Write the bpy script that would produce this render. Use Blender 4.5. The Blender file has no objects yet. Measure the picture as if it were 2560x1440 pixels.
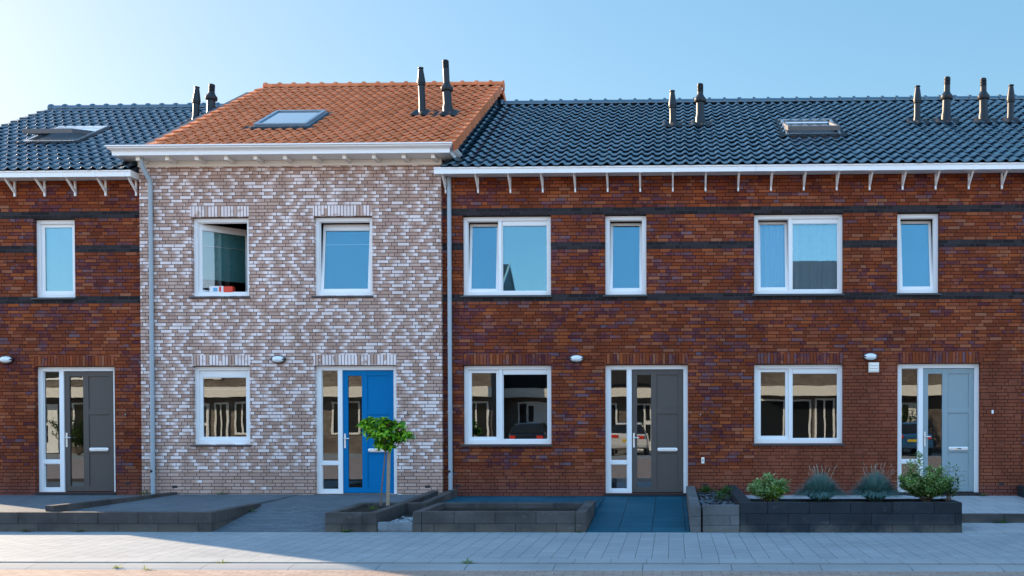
import bpy, math, random
from mathutils import Matrix, Vector, noise as mnoise
random.seed(7)
R = math.radians
S = bpy.context.scene
COL = S.collection

# ------------------------------------------------------------------ camera, sky, sun, exposure
cam_d = bpy.data.cameras.new('Camera'); cam = bpy.data.objects.new('Camera', cam_d); COL.objects.link(cam)
cam_d.sensor_width = 36.0; cam_d.lens = 36.0 * 2430 / 2560
cam_d.shift_x = -(1619.22 - 1280) / 2560
cam_d.shift_y = (1079.88 - 720) / 2560
cam_d.clip_start = 0.05; cam_d.clip_end = 2000
M3 = Matrix(((0.99968560, 0.00155698, 0.02502534), (0.02500046, 0.01434879, -0.99958446), (-0.00191542, 0.99989584, 0.01430535)))
cam.matrix_world = Matrix.Translation((0, -18, 1.665)) @ M3.to_4x4()
S.camera = cam

EL = 22.0
AZX, AZY = 0.832, -0.555          # the way the light travels over the ground
w = bpy.data.worlds.new('World'); S.world = w; w.use_nodes = True
nt = w.node_tree; nt.nodes.clear()
sky = nt.nodes.new('ShaderNodeTexSky'); sky.sky_type = 'NISHITA'; sky.sun_disc = False
sky.sun_elevation = R(EL); sky.sun_rotation = math.atan2(-AZX, -AZY)
sky.air_density = 1.0; sky.dust_density = 0.6; sky.ozone_density = 2.0; sky.altitude = 0
bg = nt.nodes.new('ShaderNodeBackground'); bg.inputs['Strength'].default_value = 0.10
wo = nt.nodes.new('ShaderNodeOutputWorld')
gam = nt.nodes.new('ShaderNodeGamma'); gam.inputs['Gamma'].default_value = 0.41      # compresses the sky range: dims glow near the sun, lifts the rest
hs = nt.nodes.new('ShaderNodeHueSaturation'); hs.inputs['Saturation'].default_value = 2.05; hs.inputs['Hue'].default_value = 0.492
nt.links.new(sky.outputs[0], gam.inputs[0]); nt.links.new(gam.outputs[0], hs.inputs['Color']); 
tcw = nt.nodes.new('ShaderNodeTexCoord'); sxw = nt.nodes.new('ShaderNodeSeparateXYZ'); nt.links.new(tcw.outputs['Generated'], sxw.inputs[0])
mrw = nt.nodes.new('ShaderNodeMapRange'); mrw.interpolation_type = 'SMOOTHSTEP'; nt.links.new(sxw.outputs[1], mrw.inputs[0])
mrw.inputs[1].default_value = 0.72; mrw.inputs[2].default_value = -0.45          # added fill: sky over the far side of the street boosted to lift shade
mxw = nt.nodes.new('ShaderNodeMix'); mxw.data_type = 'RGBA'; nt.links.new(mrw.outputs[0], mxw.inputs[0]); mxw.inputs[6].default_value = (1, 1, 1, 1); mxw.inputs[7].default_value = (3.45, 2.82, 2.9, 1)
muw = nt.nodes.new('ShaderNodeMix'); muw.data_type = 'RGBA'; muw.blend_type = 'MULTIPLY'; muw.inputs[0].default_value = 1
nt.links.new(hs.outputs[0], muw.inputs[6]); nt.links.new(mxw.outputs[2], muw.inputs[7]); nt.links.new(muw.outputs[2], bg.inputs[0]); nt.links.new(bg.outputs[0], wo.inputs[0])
sd = bpy.data.lights.new('Sun', 'SUN'); sd.energy = 2.6; sd.angle = R(0.53); sd.color = (1.0, 0.76, 0.52)
sun = bpy.data.objects.new('Sun', sd); COL.objects.link(sun)
ldir = Vector((AZX * math.cos(R(EL)), AZY * math.cos(R(EL)), -math.sin(R(EL))))
sun.rotation_euler = ldir.to_track_quat('-Z', 'Y').to_euler(); sun.location = (-20, 15, 15)
S.view_settings.view_transform = 'Standard'; S.view_settings.look = 'None'
S.view_settings.gamma = 1; S.view_settings.exposure = 2.32
S.render.engine = 'CYCLES'
S.cycles.max_bounces = 8; S.cycles.transparent_max_bounces = 12; S.cycles.caustics_reflective = False

# ------------------------------------------------------------------ mesh helpers
class MB:
    def __init__(s): s.v = []; s.f = []; s.m = []
    def add(s, vs, fs, mi=0, M=None):
        b = len(s.v)
        for p in vs:
            p = Vector(p); s.v.append(tuple(M @ p) if M else tuple(p))
        for f in fs: s.f.append(tuple(b + i for i in f)); s.m.append(mi)
        return s
    def box(s, x0, x1, y0, y1, z0, z1, mi=0, M=None):
        if x0 > x1: x0, x1 = x1, x0
        if y0 > y1: y0, y1 = y1, y0
        if z0 > z1: z0, z1 = z1, z0
        return s.add([(x0,y0,z0),(x1,y0,z0),(x1,y1,z0),(x0,y1,z0),(x0,y0,z1),(x1,y0,z1),(x1,y1,z1),(x0,y1,z1)],
              [(0,3,2,1),(4,5,6,7),(0,1,5,4),(1,2,6,5),(2,3,7,6),(3,0,4,7)], mi, M)
    def hexa(s, lo, hi, mi=0, M=None):     # lo, hi: four corners each, counter-clockwise from above
        return s.add(list(lo) + list(hi), [(0,3,2,1),(4,5,6,7),(0,1,5,4),(1,2,6,5),(2,3,7,6),(3,0,4,7)], mi, M)
    def prism(s, prof, x0, x1, mi=0, M=None):  # prof (y,z) counter-clockwise seen from +x
        n = len(prof)
        vs = [(x0, y, z) for y, z in prof] + [(x1, y, z) for y, z in prof]
        fs = [tuple(range(n - 1, -1, -1)), tuple(range(n, 2 * n))] + [(i, (i + 1) % n, n + (i + 1) % n, n + i) for i in range(n)]
        return s.add(vs, fs, mi, M)
    def lathe(s, prof, n=20, mi=0, M=None, cap=True):    # prof (r,z)
        vs = []; fs = []
        for r, z in prof:
            for k in range(n):
                a = 2 * math.pi * k / n; vs.append((r * math.cos(a), r * math.sin(a), z))
        for i in range(len(prof) - 1):
            for k in range(n):
                fs.append((i*n+k, i*n+(k+1) % n, (i+1)*n+(k+1) % n, (i+1)*n+k))
        if cap:
            fs.append(tuple(range(n - 1, -1, -1))); fs.append(tuple((len(prof)-1)*n + k for k in range(n)))
        return s.add(vs, fs, mi, M)
    def tube(s, pts, rad, n=10, mi=0):
        rads = rad if isinstance(rad, (list, tuple)) else [rad] * len(pts)
        vs = []; fs = []; pts = [Vector(p) for p in pts]; up = None
        for i, p in enumerate(pts):
            d = (pts[min(i+1, len(pts)-1)] - pts[max(i-1, 0)]).normalized()
            a = Vector((0, 1, 0)) if abs(d.y) < .9 else Vector((1, 0, 0))
            u = d.cross(a).normalized() if up is None else (up - d * up.dot(d)).normalized(); up = u
            v = d.cross(u)
            for k in range(n):
                t = 2 * math.pi * k / n; vs.append(p + (u * math.cos(t) + v * math.sin(t)) * rads[i])
        for i in range(len(pts) - 1):
            for k in range(n):
                fs.append((i*n+k, i*n+(k+1) % n, (i+1)*n+(k+1) % n, (i+1)*n+k))
        fs.append(tuple(range(n - 1, -1, -1))); fs.append(tuple((len(pts)-1)*n + k for k in range(n)))
        return s.add(vs, fs, mi)

def obj(name, mb, mats, parent=None, smooth=None, bevel=0, label=None):
    me = bpy.data.meshes.new(name); me.from_pydata(mb.v, [], mb.f)
    if not isinstance(mats, (list, tuple)): mats = [mats]
    for m in mats: me.materials.append(m)
    if len(mats) > 1: me.polygons.foreach_set('material_index', mb.m)
    if smooth is not None:
        me.polygons.foreach_set('use_smooth', [True] * len(me.polygons)); me.set_sharp_from_angle(angle=R(smooth))
    me.update()
    o = bpy.data.objects.new(name, me); COL.objects.link(o)
    if parent is not None:
        o.parent = parent
        if parent.type == 'EMPTY': o.matrix_parent_inverse = Matrix.Translation(parent.location).inverted()
    if bevel:
        b = o.modifiers.new('Bevel', 'BEVEL'); b.width = bevel; b.segments = 2; b.limit_method = 'ANGLE'; b.harden_normals = False
    if label: o['label'] = label
    return o
def tag(o, label=None, cat=None, group=None, kind=None):
    if label: o['label'] = label
    if cat: o['category'] = cat
    if group: o['group'] = group
    if kind: o['kind'] = kind
    return o
def thing(name, label, cat, loc=(0, 0, 0), group=None):
    o = bpy.data.objects.new(name, None); COL.objects.link(o); o.location = loc; o.empty_display_size = .3
    return tag(o, label, cat, group)
def struct(name, mb, m, **k): return tag(obj(name, mb, m, **k), kind='structure')

# ------------------------------------------------------------------ material helpers
class NT:
    def __init__(s, name):
        s.mat = bpy.data.materials.new(name); s.mat.use_nodes = True; s.t = s.mat.node_tree; s.t.nodes.clear()
        s.out = s.n('OutputMaterial')
    def n(s, typ, **k):
        nd = s.t.nodes.new('ShaderNode' + typ)
        for a, b in k.items(): setattr(nd, a, b)
        return nd
    def put(s, sock, v):
        if isinstance(v, bpy.types.NodeSocket): s.t.links.new(v, sock)
        elif isinstance(v, (tuple, list)) and len(v) == 3 and sock.type == 'RGBA': sock.default_value = (*v, 1)
        else: sock.default_value = v
    def m(s, op, a, b=0.0, c=0.0):
        nd = s.n('Math', operation=op); s.put(nd.inputs[0], a); s.put(nd.inputs[1], b); s.put(nd.inputs[2], c); return nd.outputs[0]
    def pos(s):
        g = s.n('NewGeometry'); x = s.n('SeparateXYZ'); s.t.links.new(g.outputs['Position'], x.inputs[0]); return x.outputs, g
    def comb(s, x=0, y=0, z=0):
        c = s.n('CombineXYZ'); s.put(c.inputs[0], x); s.put(c.inputs[1], y); s.put(c.inputs[2], z); return c.outputs[0]
    def white(s, vec):
        nd = s.n('TexWhiteNoise', noise_dimensions='3D'); s.put(nd.inputs['Vector'], vec)
        sp = s.n('SeparateColor'); s.t.links.new(nd.outputs['Color'], sp.inputs[0]); return sp.outputs
    def noise(s, scale=1, detail=2, rough=.5, vec=None, dim='3D'):
        nd = s.n('TexNoise', noise_dimensions=dim); s.put(nd.inputs['Scale'], scale); s.put(nd.inputs['Detail'], detail); s.put(nd.inputs['Roughness'], rough)
        if vec is None: vec = s.n('NewGeometry').outputs['Position']
        s.put(nd.inputs['Vector'], vec); return nd.outputs['Fac']
    def mix(s, f, a, b):
        nd = s.n('Mix', data_type='RGBA'); s.put(nd.inputs[0], f); s.put(nd.inputs[6], a); s.put(nd.inputs[7], b); return nd.outputs[2]
    def mul(s, col, f):
        nd = s.n('Mix', data_type='RGBA', blend_type='MULTIPLY'); s.put(nd.inputs[0], 1.0); s.put(nd.inputs[6], col)
        c = s.n('CombineColor'); [s.put(c.inputs[i], f) for i in range(3)]; s.t.links.new(c.outputs[0], nd.inputs[7]); return nd.outputs[2]
    def ramp(s, f, stops, interp='LINEAR'):
        nd = s.n('ValToRGB'); s.put(nd.inputs[0], f); cr = nd.color_ramp; cr.interpolation = interp
        while len(cr.elements) < len(stops): cr.elements.new(.5)
        for e, (p, c) in zip(cr.elements, stops): e.position = p; e.color = (*c, 1) if len(c) == 3 else c
        return nd.outputs[0]
    def step(s, v, lo, hi):
        nd = s.n('MapRange', interpolation_type='SMOOTHSTEP'); s.put(nd.inputs[0], v); s.put(nd.inputs[1], lo); s.put(nd.inputs[2], hi); return nd.outputs[0]
    def bump(s, h, dist=.01, strength=1.0):
        nd = s.n('Bump'); s.put(nd.inputs['Height'], h); nd.inputs['Distance'].default_value = dist; nd.inputs['Strength'].default_value = strength; return nd.outputs[0]
    def bsdf(s, col, rough=.7, spec=.5, metal=0, nrm=None, coat=0, sub=None):
        nd = s.n('BsdfPrincipled'); s.put(nd.inputs['Base Color'], col); s.put(nd.inputs['Roughness'], rough)
        s.put(nd.inputs['Specular IOR Level'], spec); s.put(nd.inputs['Metallic'], metal); s.put(nd.inputs['Coat Weight'], coat)
        if nrm is not None: s.put(nd.inputs['Normal'], nrm)
        s.t.links.new(nd.outputs[0], s.out.inputs[0]); return nd

def plain(name, col, rough=.5, spec=.5, metal=0, var=.06, scale=3.0, bump=0, bscale=60, coat=0):
    t = NT(name)
    f = t.m('ADD', t.m('MULTIPLY', t.m('SUBTRACT', t.noise(scale, 4, .6), .5), 2 * var), 1.0)
    nrm = t.bump(t.noise(bscale, 3), bump) if bump else None
    t.bsdf(t.mul(col, f), rough, spec, metal, nrm, coat); return t.mat

HB = .0636
def brick_base(t, vertical=False, z0=5.555, uw=.11, joint=.0055):
    o, g = t.pos(); u = t.m('ADD', o[0], o[1]); z = o[2]
    if vertical:
        c = t.m('DIVIDE', u, .0605); idx = t.m('FLOOR', c); fr = t.m('SUBTRACT', c, idx)
        d = t.m('MULTIPLY', t.m('MINIMUM', fr, t.m('SUBTRACT', 1, fr)), .0605)
        rc = t.white(t.comb(idx, 3.3, t.m('FLOOR', t.m('MULTIPLY', z, 1.5))))
        return o, rc, d, t.m('MULTIPLY', t.m('SUBTRACT', z, z0), 5), idx
    r = t.m('DIVIDE', t.m('SUBTRACT', z0, z), HB); row = t.m('FLOOR', r); rf = t.m('SUBTRACT', r, row)
    rr = t.white(t.comb(row, 11.7, 2.1))
    p = t.m('ADD', t.m('DIVIDE', u, uw), t.m('ADD', t.m('MULTIPLY', row, .5), t.m('FLOOR', t.m('MULTIPLY', rr[0], 7))))
    cell = t.m('FLOOR', t.m('DIVIDE', p, 7.0)); q = t.m('SUBTRACT', p, t.m('MULTIPLY', cell, 7.0))
    # bricks of widths 2,2,1,2
    g2 = t.m('GREATER_THAN', q, 2.0); g4 = t.m('GREATER_THAN', q, 4.0); g5 = t.m('GREATER_THAN', q, 5.0)
    idx = t.m('ADD', t.m('ADD', g2, g4), g5)
    dj = t.m('ABSOLUTE', q)
    for b in (2.0, 4.0, 5.0, 7.0): dj = t.m('MINIMUM', dj, t.m('ABSOLUTE', t.m('SUBTRACT', q, b)))
    d = t.m('MINIMUM', t.m('MULTIPLY', dj, uw), t.m('MULTIPLY', t.m('MINIMUM', rf, t.m('SUBTRACT', 1, rf)), HB))
    start = t.m('ADD', t.m('ADD', t.m('MULTIPLY', g2, 2.0), t.m('MULTIPLY', g4, 2.0)), g5)
    tt = t.m('DIVIDE', t.m('SUBTRACT', q, start), 2.0); t.ishead = t.m('SUBTRACT', g4, g5)
    rc = t.white(t.comb(t.m('ADD', t.m('MULTIPLY', cell, 4.0), idx), row, 5.5))
    return o, rc, d, tt, row

def red_brick(name, vertical=False, plainness=0.0):
    t = NT(name); o, rc, d, tt, row = brick_base(t, vertical)
    g = t.n('NewGeometry').outputs['Position']
    sqm = 0.0
    if not vertical:          # now and then a square double-height stone
        pr = t.m('FLOOR', t.m('DIVIDE', row, 2.0)); pf = t.m('SUBTRACT', t.m('DIVIDE', t.m('SUBTRACT', 5.555, o[2]), 2 * HB), pr)
        w2 = t.white(t.comb(pr, 4.2, 8.8)); cu = t.m('ADD', t.m('DIVIDE', t.m('ADD', o[0], o[1]), .17), t.m('MULTIPLY', w2[0], 9.0)); ci = t.m('FLOOR', cu); cf = t.m('SUBTRACT', cu, ci)
        w3 = t.white(t.comb(ci, pr, 6.1))
        sqm = t.m('MULTIPLY', t.m('LESS_THAN', w3[0], t.m('MULTIPLY', t.step(o[2], 3.0 if plainness else .8, 2.2 if plainness else .6), .11)), 1.0)
        dsq = t.m('MINIMUM', t.m('MULTIPLY', t.m('MINIMUM', cf, t.m('SUBTRACT', 1, cf)), .17), t.m('MULTIPLY', t.m('MINIMUM', pf, t.m('SUBTRACT', 1, pf)), 2 * HB))
        d = t.m('ADD', t.m('MULTIPLY', d, t.m('SUBTRACT', 1, sqm)), t.m('MULTIPLY', dsq, sqm))
    base = t.ramp(rc[0], [(0, (.14, .034, .014)), (.25, (.20, .044, .015)), (.5, (.16, .040, .018)), (.7, (.23, .066, .032)), (.85, (.27, .066, .020)), (1, (.25, .098, .055))])
    purp = t.ramp(rc[1], [(0, (.080, .020, .024)), (.5, (.105, .034, .042)), (.8, (.115, .050, .064)), (1, (.135, .092, .112))])
    lf = t.noise(.9, 3, .6, g)
    low = t.step(o[2], 3.1 if plainness else .85, 2.3 if plainness else .60)
    base = t.mix(t.m('MAXIMUM', t.m('MULTIPLY', low, .72), sqm), base, (.19, .058, .032))
    thr = t.m('SUBTRACT', t.m('MULTIPLY_ADD', t.step(lf, .36, .66), .62 - plainness * .3, .06), t.m('MULTIPLY', low, .55))
    isp = t.m('MULTIPLY', t.m('LESS_THAN', rc[2], thr), t.m('SUBTRACT', 1, sqm))
    inner = t.step(t.noise(9, 2, .5, g), .38, .62)
    col = t.mix(t.m('MULTIPLY', isp, t.m('MULTIPLY_ADD', inner, .6, .4)), base, purp)
    # the lowest courses are duller and pinkish with salts
    col = t.mix(t.m('MULTIPLY', t.step(o[2], .55, .28), .55), col, (.15, .055, .05))
    col = t.mul(col, t.m('MULTIPLY_ADD', t.noise(45, 3, .6, g), .5, .75))
    sv = t.n('Mapping'); t.put(sv.inputs['Vector'], g); sv.inputs['Scale'].default_value = (1.6, 1.6, .5)
    col = t.mul(col, t.m('MULTIPLY_ADD', t.step(t.noise(1.0, 4, .6, sv.outputs[0]), .3, .7), .35, .82))
    if not vertical:
        band = 0.0
        for b in (0, 10, 25):
            inb = t.m('MULTIPLY', t.m('GREATER_THAN', row, b - .5), t.m('LESS_THAN', row, b + 1.5)); band = t.m('ADD', band, inb)
        blk = t.mix(rc[0], (.018, .015, .016), (.040, .034, .036))
        col = t.mix(band, col, blk)
        mort = t.mix(band, (.030, .011, .010), (.06, .055, .058))
    else: mort = (.034, .014, .012)
    msk = t.step(d, .0030, .0062)
    col = t.mix(msk, mort, col)
    h = t.m('ADD', msk, t.m('ADD', t.m('MULTIPLY', t.noise(120, 3, .6, g), .25), t.m('MULTIPLY', rc[1], .35)))
    t.bsdf(col, .9, .12, 0, t.bump(h, .009, .9)); return t.mat

def white_brick(name, vertical=False):
    t = NT(name); o, rc, d, tt, row = brick_base(t, vertical)
    g = t.n('NewGeometry').outputs['Position']
    base = t.ramp(rc[0], [(0, (.42, .265, .205)), (.5, (.49, .32, .25)), (1, (.54, .375, .31))])
    isw = t.m('LESS_THAN', rc[1], t.m('MULTIPLY_ADD', t.step(t.noise(1.1, 2, .5, g), .3, .7), .25, .66))
    if not vertical:
        low = t.m('LESS_THAN', o[2], .70); isw = t.m('MULTIPLY', isw, t.m('SUBTRACT', 1, t.m('MULTIPLY', low, t.m('GREATER_THAN', rc[2], .03))))
    flip = t.m('GREATER_THAN', rc[2], .78)
    tx = t.m('ABSOLUTE', t.m('SUBTRACT', tt, flip))
    grad = t.step(t.m('ADD', tx, t.m('MULTIPLY', t.m('SUBTRACT', t.noise(14, 3, .6, g), .5), .5)), .34, .84)
    ishead = getattr(t, 'ishead', 0.0)
    if vertical: grad = t.step(t.noise(6, 2, .5, g), .25, .45)
    else: grad = t.m('MAXIMUM', grad, t.m('MULTIPLY', t.m('LESS_THAN', rc[1], .10), .9)); isw = t.m('MULTIPLY', isw, t.m('SUBTRACT', 1, t.m('MULTIPLY', ishead, t.m('GREATER_THAN', rc[2], .25))))
    col = t.mix(t.m('MULTIPLY', isw, grad), base, (.80, .68, .645))
    col = t.mul(col, t.m('MULTIPLY_ADD', t.noise(50, 3, .6, g), .34, .83))
    sv = t.n('Mapping'); t.put(sv.inputs['Vector'], g); sv.inputs['Scale'].default_value = (2.2, 2.2, .35)
    col = t.mul(col, t.m('MULTIPLY_ADD', t.step(t.noise(1.0, 4, .6, sv.outputs[0]), .3, .7), .20, .86))
    msk = t.step(d, .0036, .0068)
    col = t.mix(msk, (.095, .062, .058), col)
    h = t.m('ADD', msk, t.m('ADD', t.m('MULTIPLY', t.noise(130, 3, .6, g), .25), t.m('MULTIPLY', rc[2], .3)))
    t.bsdf(col, .9, .15, 0, t.bump(h, .010, .8)); return t.mat

def tile_mat(name, cols, rough, period, rowlen, spec=.5, coat=0, x0=0):
    t = NT(name); o, g = t.pos(); P = g.outputs['Position']
    idx = t.m('FLOOR', t.m('DIVIDE', t.m('SUBTRACT', o[0], x0), period)); row = t.m('FLOOR', t.m('DIVIDE', o[1], rowlen))
    rc = t.white(t.comb(idx, row, 1.5))
    col = t.mix(rc[0], cols[0], cols[1])
    col = t.mul(col, t.m('MULTIPLY_ADD', t.noise(.8, 4, .65, P), .35, .82))
    col = t.mix(t.step(t.noise(26, 4, .7, P), .62, .8), col, cols[2])
    t.bsdf(col, t.m('MULTIPLY_ADD', rc[1], .10, rough), spec, 0, t.bump(t.noise(60, 3, .6, P), .0012), coat); return t.mat

def paving(name, w_, l_, cols, joint=.004, along_y=True, jc=(.05, .045, .04), offs=.5, rough=.8, weeds=0.0, stain=.35, spec=.4):
    t = NT(name); o, g = t.pos(); P = g.outputs['Position']
    a, b = (o[0], o[1]) if along_y else (o[1], o[0])
    c = t.m('DIVIDE', t.m('ADD', a, len(name) * .037), w_); ci = t.m('FLOOR', c); cf = t.m('SUBTRACT', c, ci)
    r = t.m('ADD', t.m('DIVIDE', b, l_), t.m('MULTIPLY', t.m('MODULO', t.m('ABSOLUTE', ci), 2.0), offs)); ri = t.m('FLOOR', r); rf = t.m('SUBTRACT', r, ri)
    d = t.m('MINIMUM', t.m('MULTIPLY', t.m('MINIMUM', cf, t.m('SUBTRACT', 1, cf)), w_), t.m('MULTIPLY', t.m('MINIMUM', rf, t.m('SUBTRACT', 1, rf)), l_))
    rc = t.white(t.comb(ci, ri, 9.5))
    col = t.mix(rc[0], cols[0], cols[1])
    col = t.mul(col, t.m('MULTIPLY_ADD', t.m('SUBTRACT', t.noise(.9, 5, .65, P), .5), stain * 2, 1.0))
    col = t.mul(col, t.m('MULTIPLY_ADD', t.noise(90, 3, .7, P), .4, .8))
    col = t.mix(t.step(t.noise(11, 2, .5, P), .72, .78), col, t.mul(col, .6))
    wob = t.m('MULTIPLY', t.noise(14, 2, .5, P), joint)
    msk = t.step(d, t.m('MULTIPLY', wob, .7), t.m('ADD', wob, joint * .8))
    jcol = t.mix(t.step(t.noise(2.3, 3, .6, P), .55, .7), jc, (.045, .06, .018)) if weeds else jc
    col = t.mix(msk, jcol, col)
    h = t.m('ADD', msk, t.m('ADD', t.m('MULTIPLY', rc[1], .5), t.m('MULTIPLY', t.noise(150, 2, .6, P), .15)))
    t.bsdf(col, rough, spec * .6, 0, t.bump(h, .006)); return t.mat

def glass(name, refl=.24, tint=(.86, .90, .92), gcol=(.93, .97, 1.0), wav=1.0):
    t = NT(name); P = t.n('NewGeometry').outputs['Position']
    nrm = t.bump(t.noise(1.7, 1.5, .5, P), .0011 * wav)
    gl = t.n('BsdfGlossy'); gl.inputs['Roughness'].default_value = 0.0; t.put(gl.inputs['Color'], gcol); t.put(gl.inputs['Normal'], nrm)
    tr = t.n('BsdfTransparent'); t.put(tr.inputs['Color'], tint)
    fr = t.n('Fresnel'); fr.inputs['IOR'].default_value = 1.5
    fac = t.m('MINIMUM', t.m('MULTIPLY_ADD', fr.outputs[0], 1.4, refl - .056), 1.0)
    mx = t.n('MixShader'); t.put(mx.inputs[0], fac); t.t.links.new(tr.outputs[0], mx.inputs[1]); t.t.links.new(gl.outputs[0], mx.inputs[2])
    t.t.links.new(mx.outputs[0], t.out.inputs[0]); return t.mat

def leaf_mat(name, c0, c1, c2=None, f2=.5, rough=.45, trans=.35):
    t = NT(name); g = t.n('NewGeometry'); ri = g.outputs['Random Per Island']
    w1 = t.white(t.comb(ri, 1.3, 0))
    col = t.mix(w1[0], c0, c1)
    if c2: col = t.mix(t.m('LESS_THAN', w1[1], f2), col, c2)
    b = t.bsdf(col, rough, .4)
    tl = t.n('BsdfTranslucent'); t.put(tl.inputs['Color'], t.mul(col, 1.3)); mx = t.n('MixShader'); mx.inputs[0].default_value = trans
    t.t.links.new(b.outputs[0], mx.inputs[1]); t.t.links.new(tl.outputs[0], mx.inputs[2]); t.t.links.new(mx.outputs[0], t.out.inputs[0]); return t.mat

def concrete(name, a, b, dirt=(.12, .10, .075), dz=.16):
    t = NT(name); o, g = t.pos(); P = g.outputs['Position']; w1 = t.white(t.comb(g.outputs['Random Per Island'], .7, 0))
    col = t.mix(w1[0], a, b)
    col = t.mul(col, t.m('MULTIPLY_ADD', t.noise(2.2, 5, .65, P), 1.9, .10))
    st = t.m('MULTIPLY', t.step(o[2], dz, 0.0), t.step(t.noise(2.5, 4, .6, P), .32, .6))
    col = t.mix(t.m('MULTIPLY', st, .75), col, dirt)
    col = t.mix(t.m('MULTIPLY', t.step(t.noise(6, 5, .75, P), .58, .74), .22), col, (.26, .27, .28))
    col = t.mul(col, t.m('MULTIPLY_ADD', t.noise(140, 2, .6, P), .5, .75))
    t.bsdf(col, .85, .35, 0, t.bump(t.noise(110, 3, .6, P), .003)); return t.mat

def soil_mat(name, a=(.018, .013, .010), b=(.055, .042, .03)):
    t = NT(name); P = t.n('NewGeometry').outputs['Position']
    t.bsdf(t.mix(t.step(t.noise(30, 4, .7, P), .4, .65), a, b), .95, .2, 0, t.bump(t.noise(40, 4, .7, P), .03)); return t.mat

MRED = red_brick('RedBrick'); MREDP = red_brick('RedBrickPlain', plainness=1.25); MREDV = red_brick('RedSoldier', True)
MWHT = white_brick('WhiteBrick'); MWHTV = white_brick('WhiteSoldier', True)
PT = .203
MORA = tile_mat('OrangeTile', ((.50, .150, .058), (.64, .20, .085), (.36, .12, .06)), .60, PT, .305, .15, x0=-9.46)
MBLU = tile_mat('BlueTile', ((.001, .026, .050), (.004, .038, .068), (.02, .07, .11)), .24, PT, .305, .8, coat=.8)
MWP = plain('WhitePaint', (.80, .80, .79), .38, var=.04, scale=1.5)
MCREAM = plain('CreamPaint', (.80, .76, .68), .45, var=.05, scale=2)
MSILL = plain('SillStone', (.035, .042, .05), .35)
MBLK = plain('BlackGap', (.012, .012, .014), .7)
MPIPE = plain('PipeGrey', (.30, .36, .40), .38, var=.08, scale=6)
MFLUE = plain('FlueBlack', (.012, .018, .024), .42, .25, var=.2, scale=5)
MLEAD = plain('Lead', (.018, .022, .026), .6, .25, var=.3, bump=.01, bscale=20)
MCLAD = plain('Cladding', (.018, .040, .062), .55, var=.1)
MZINC = plain('ZincFrame', (.33, .38, .42), .28, metal=.7, var=.08)
MALU = plain('Aluminium', (.75, .75, .76), .28, metal=.85)
MGL = glass('WindowGlass', .135, gcol=(.86, .94, 1.0), wav=.5); MGLU = glass('UpperGlass', .13, gcol=(.38, .82, 1.0), wav=.6); MGLR = glass('RoofGlass', .45, wav=.6)
MDARKIN = plain('Interior', (.10, .095, .09), .9)
MBLIND = plain('ScreenFabric', (.06, .13, .17), .9, bump=.001, bscale=200)
MCURT = plain('NetCurtain', (.50, .54, .57), .9)
MGREENBL = plain('GreenBlind', (.17, .47, .44), .9)
MCONC = concrete('DarkConcrete', (.048, .044, .042), (.072, .064, .060))
MCONB = concrete('BlackConcrete', (.012, .017, .022), (.018, .024, .030), (.11, .10, .085), .20)
MCONL = concrete('GreyConcrete', (.085, .09, .092), (.12, .12, .12), (.13, .125, .09), .1)
MGRAN = concrete('Granite', (.17, .20, .22), (.20, .23, .25), (.1, .1, .09), .05)
MSOIL = soil_mat('Soil')
MSIDE = paving('PavementSlab', .2, .30, ((.25, .275, .285), (.285, .305, .31)), .0026, True, (.10, .105, .10), .37, weeds=1, stain=.28)
MEDGE = paving('EdgeSlab', .42, .5, ((.265, .285, .29), (.29, .31, .31)), .0026, True, (.10, .105, .10), .0, stain=.16)
MKERB = paving('KerbStone', 1.0, 9.0, ((.235, .25, .25), (.26, .27, .27)), .0035, True, (.05, .045, .04), 0, stain=.25)
MROAD = paving('RoadBrick', .105, .215, ((.29, .215, .175), (.36, .275, .225)), .005, False, (.16, .13, .11), .5, stain=.2)
MDRIVE = paving('DriveBrick', .10, .205, ((.09, .112, .128), (.125, .148, .162)), .0035, False, (.03, .035, .04), .5, stain=.3)
MBLUSLAB = paving('BlueSlab', .495, .495, ((.008, .075, .115), (.022, .095, .135)), .005, True, (.01, .02, .025), 0.0, stain=.35, rough=.6, spec=.15)
MLIGHTSLAB = paving('LightSlab', .60, .40, ((.33, .335, .34), (.37, .375, .38)), .004, False, (.07, .07, .065), 0.5, stain=.15)
MDOORG = plain('DoorGrey', (.085, .072, .064), .45, .3, var=.05); MDOORB = plain('DoorBlue', (.0, .15, .36), .5, .08, var=.04); MDOORL = plain('DoorPale', (.25, .325, .345), .45, .3, var=.04)
MGLOBE = plain('LampGlass', (.72, .76, .78), .2, coat=.5); MLBLK = plain('LampBlack', (.02, .02, .022), .35)
MSTEEL = plain('HandleSteel', (.78, .76, .73), .3, metal=.4)
MWOOD = plain('StakeWood', (.33, .25, .17), .8, var=.25, scale=14, bump=.003, bscale=30)
MBARK = plain('Bark', (.15, .10, .075), .85, var=.3, scale=20, bump=.003, bscale=50)

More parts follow.
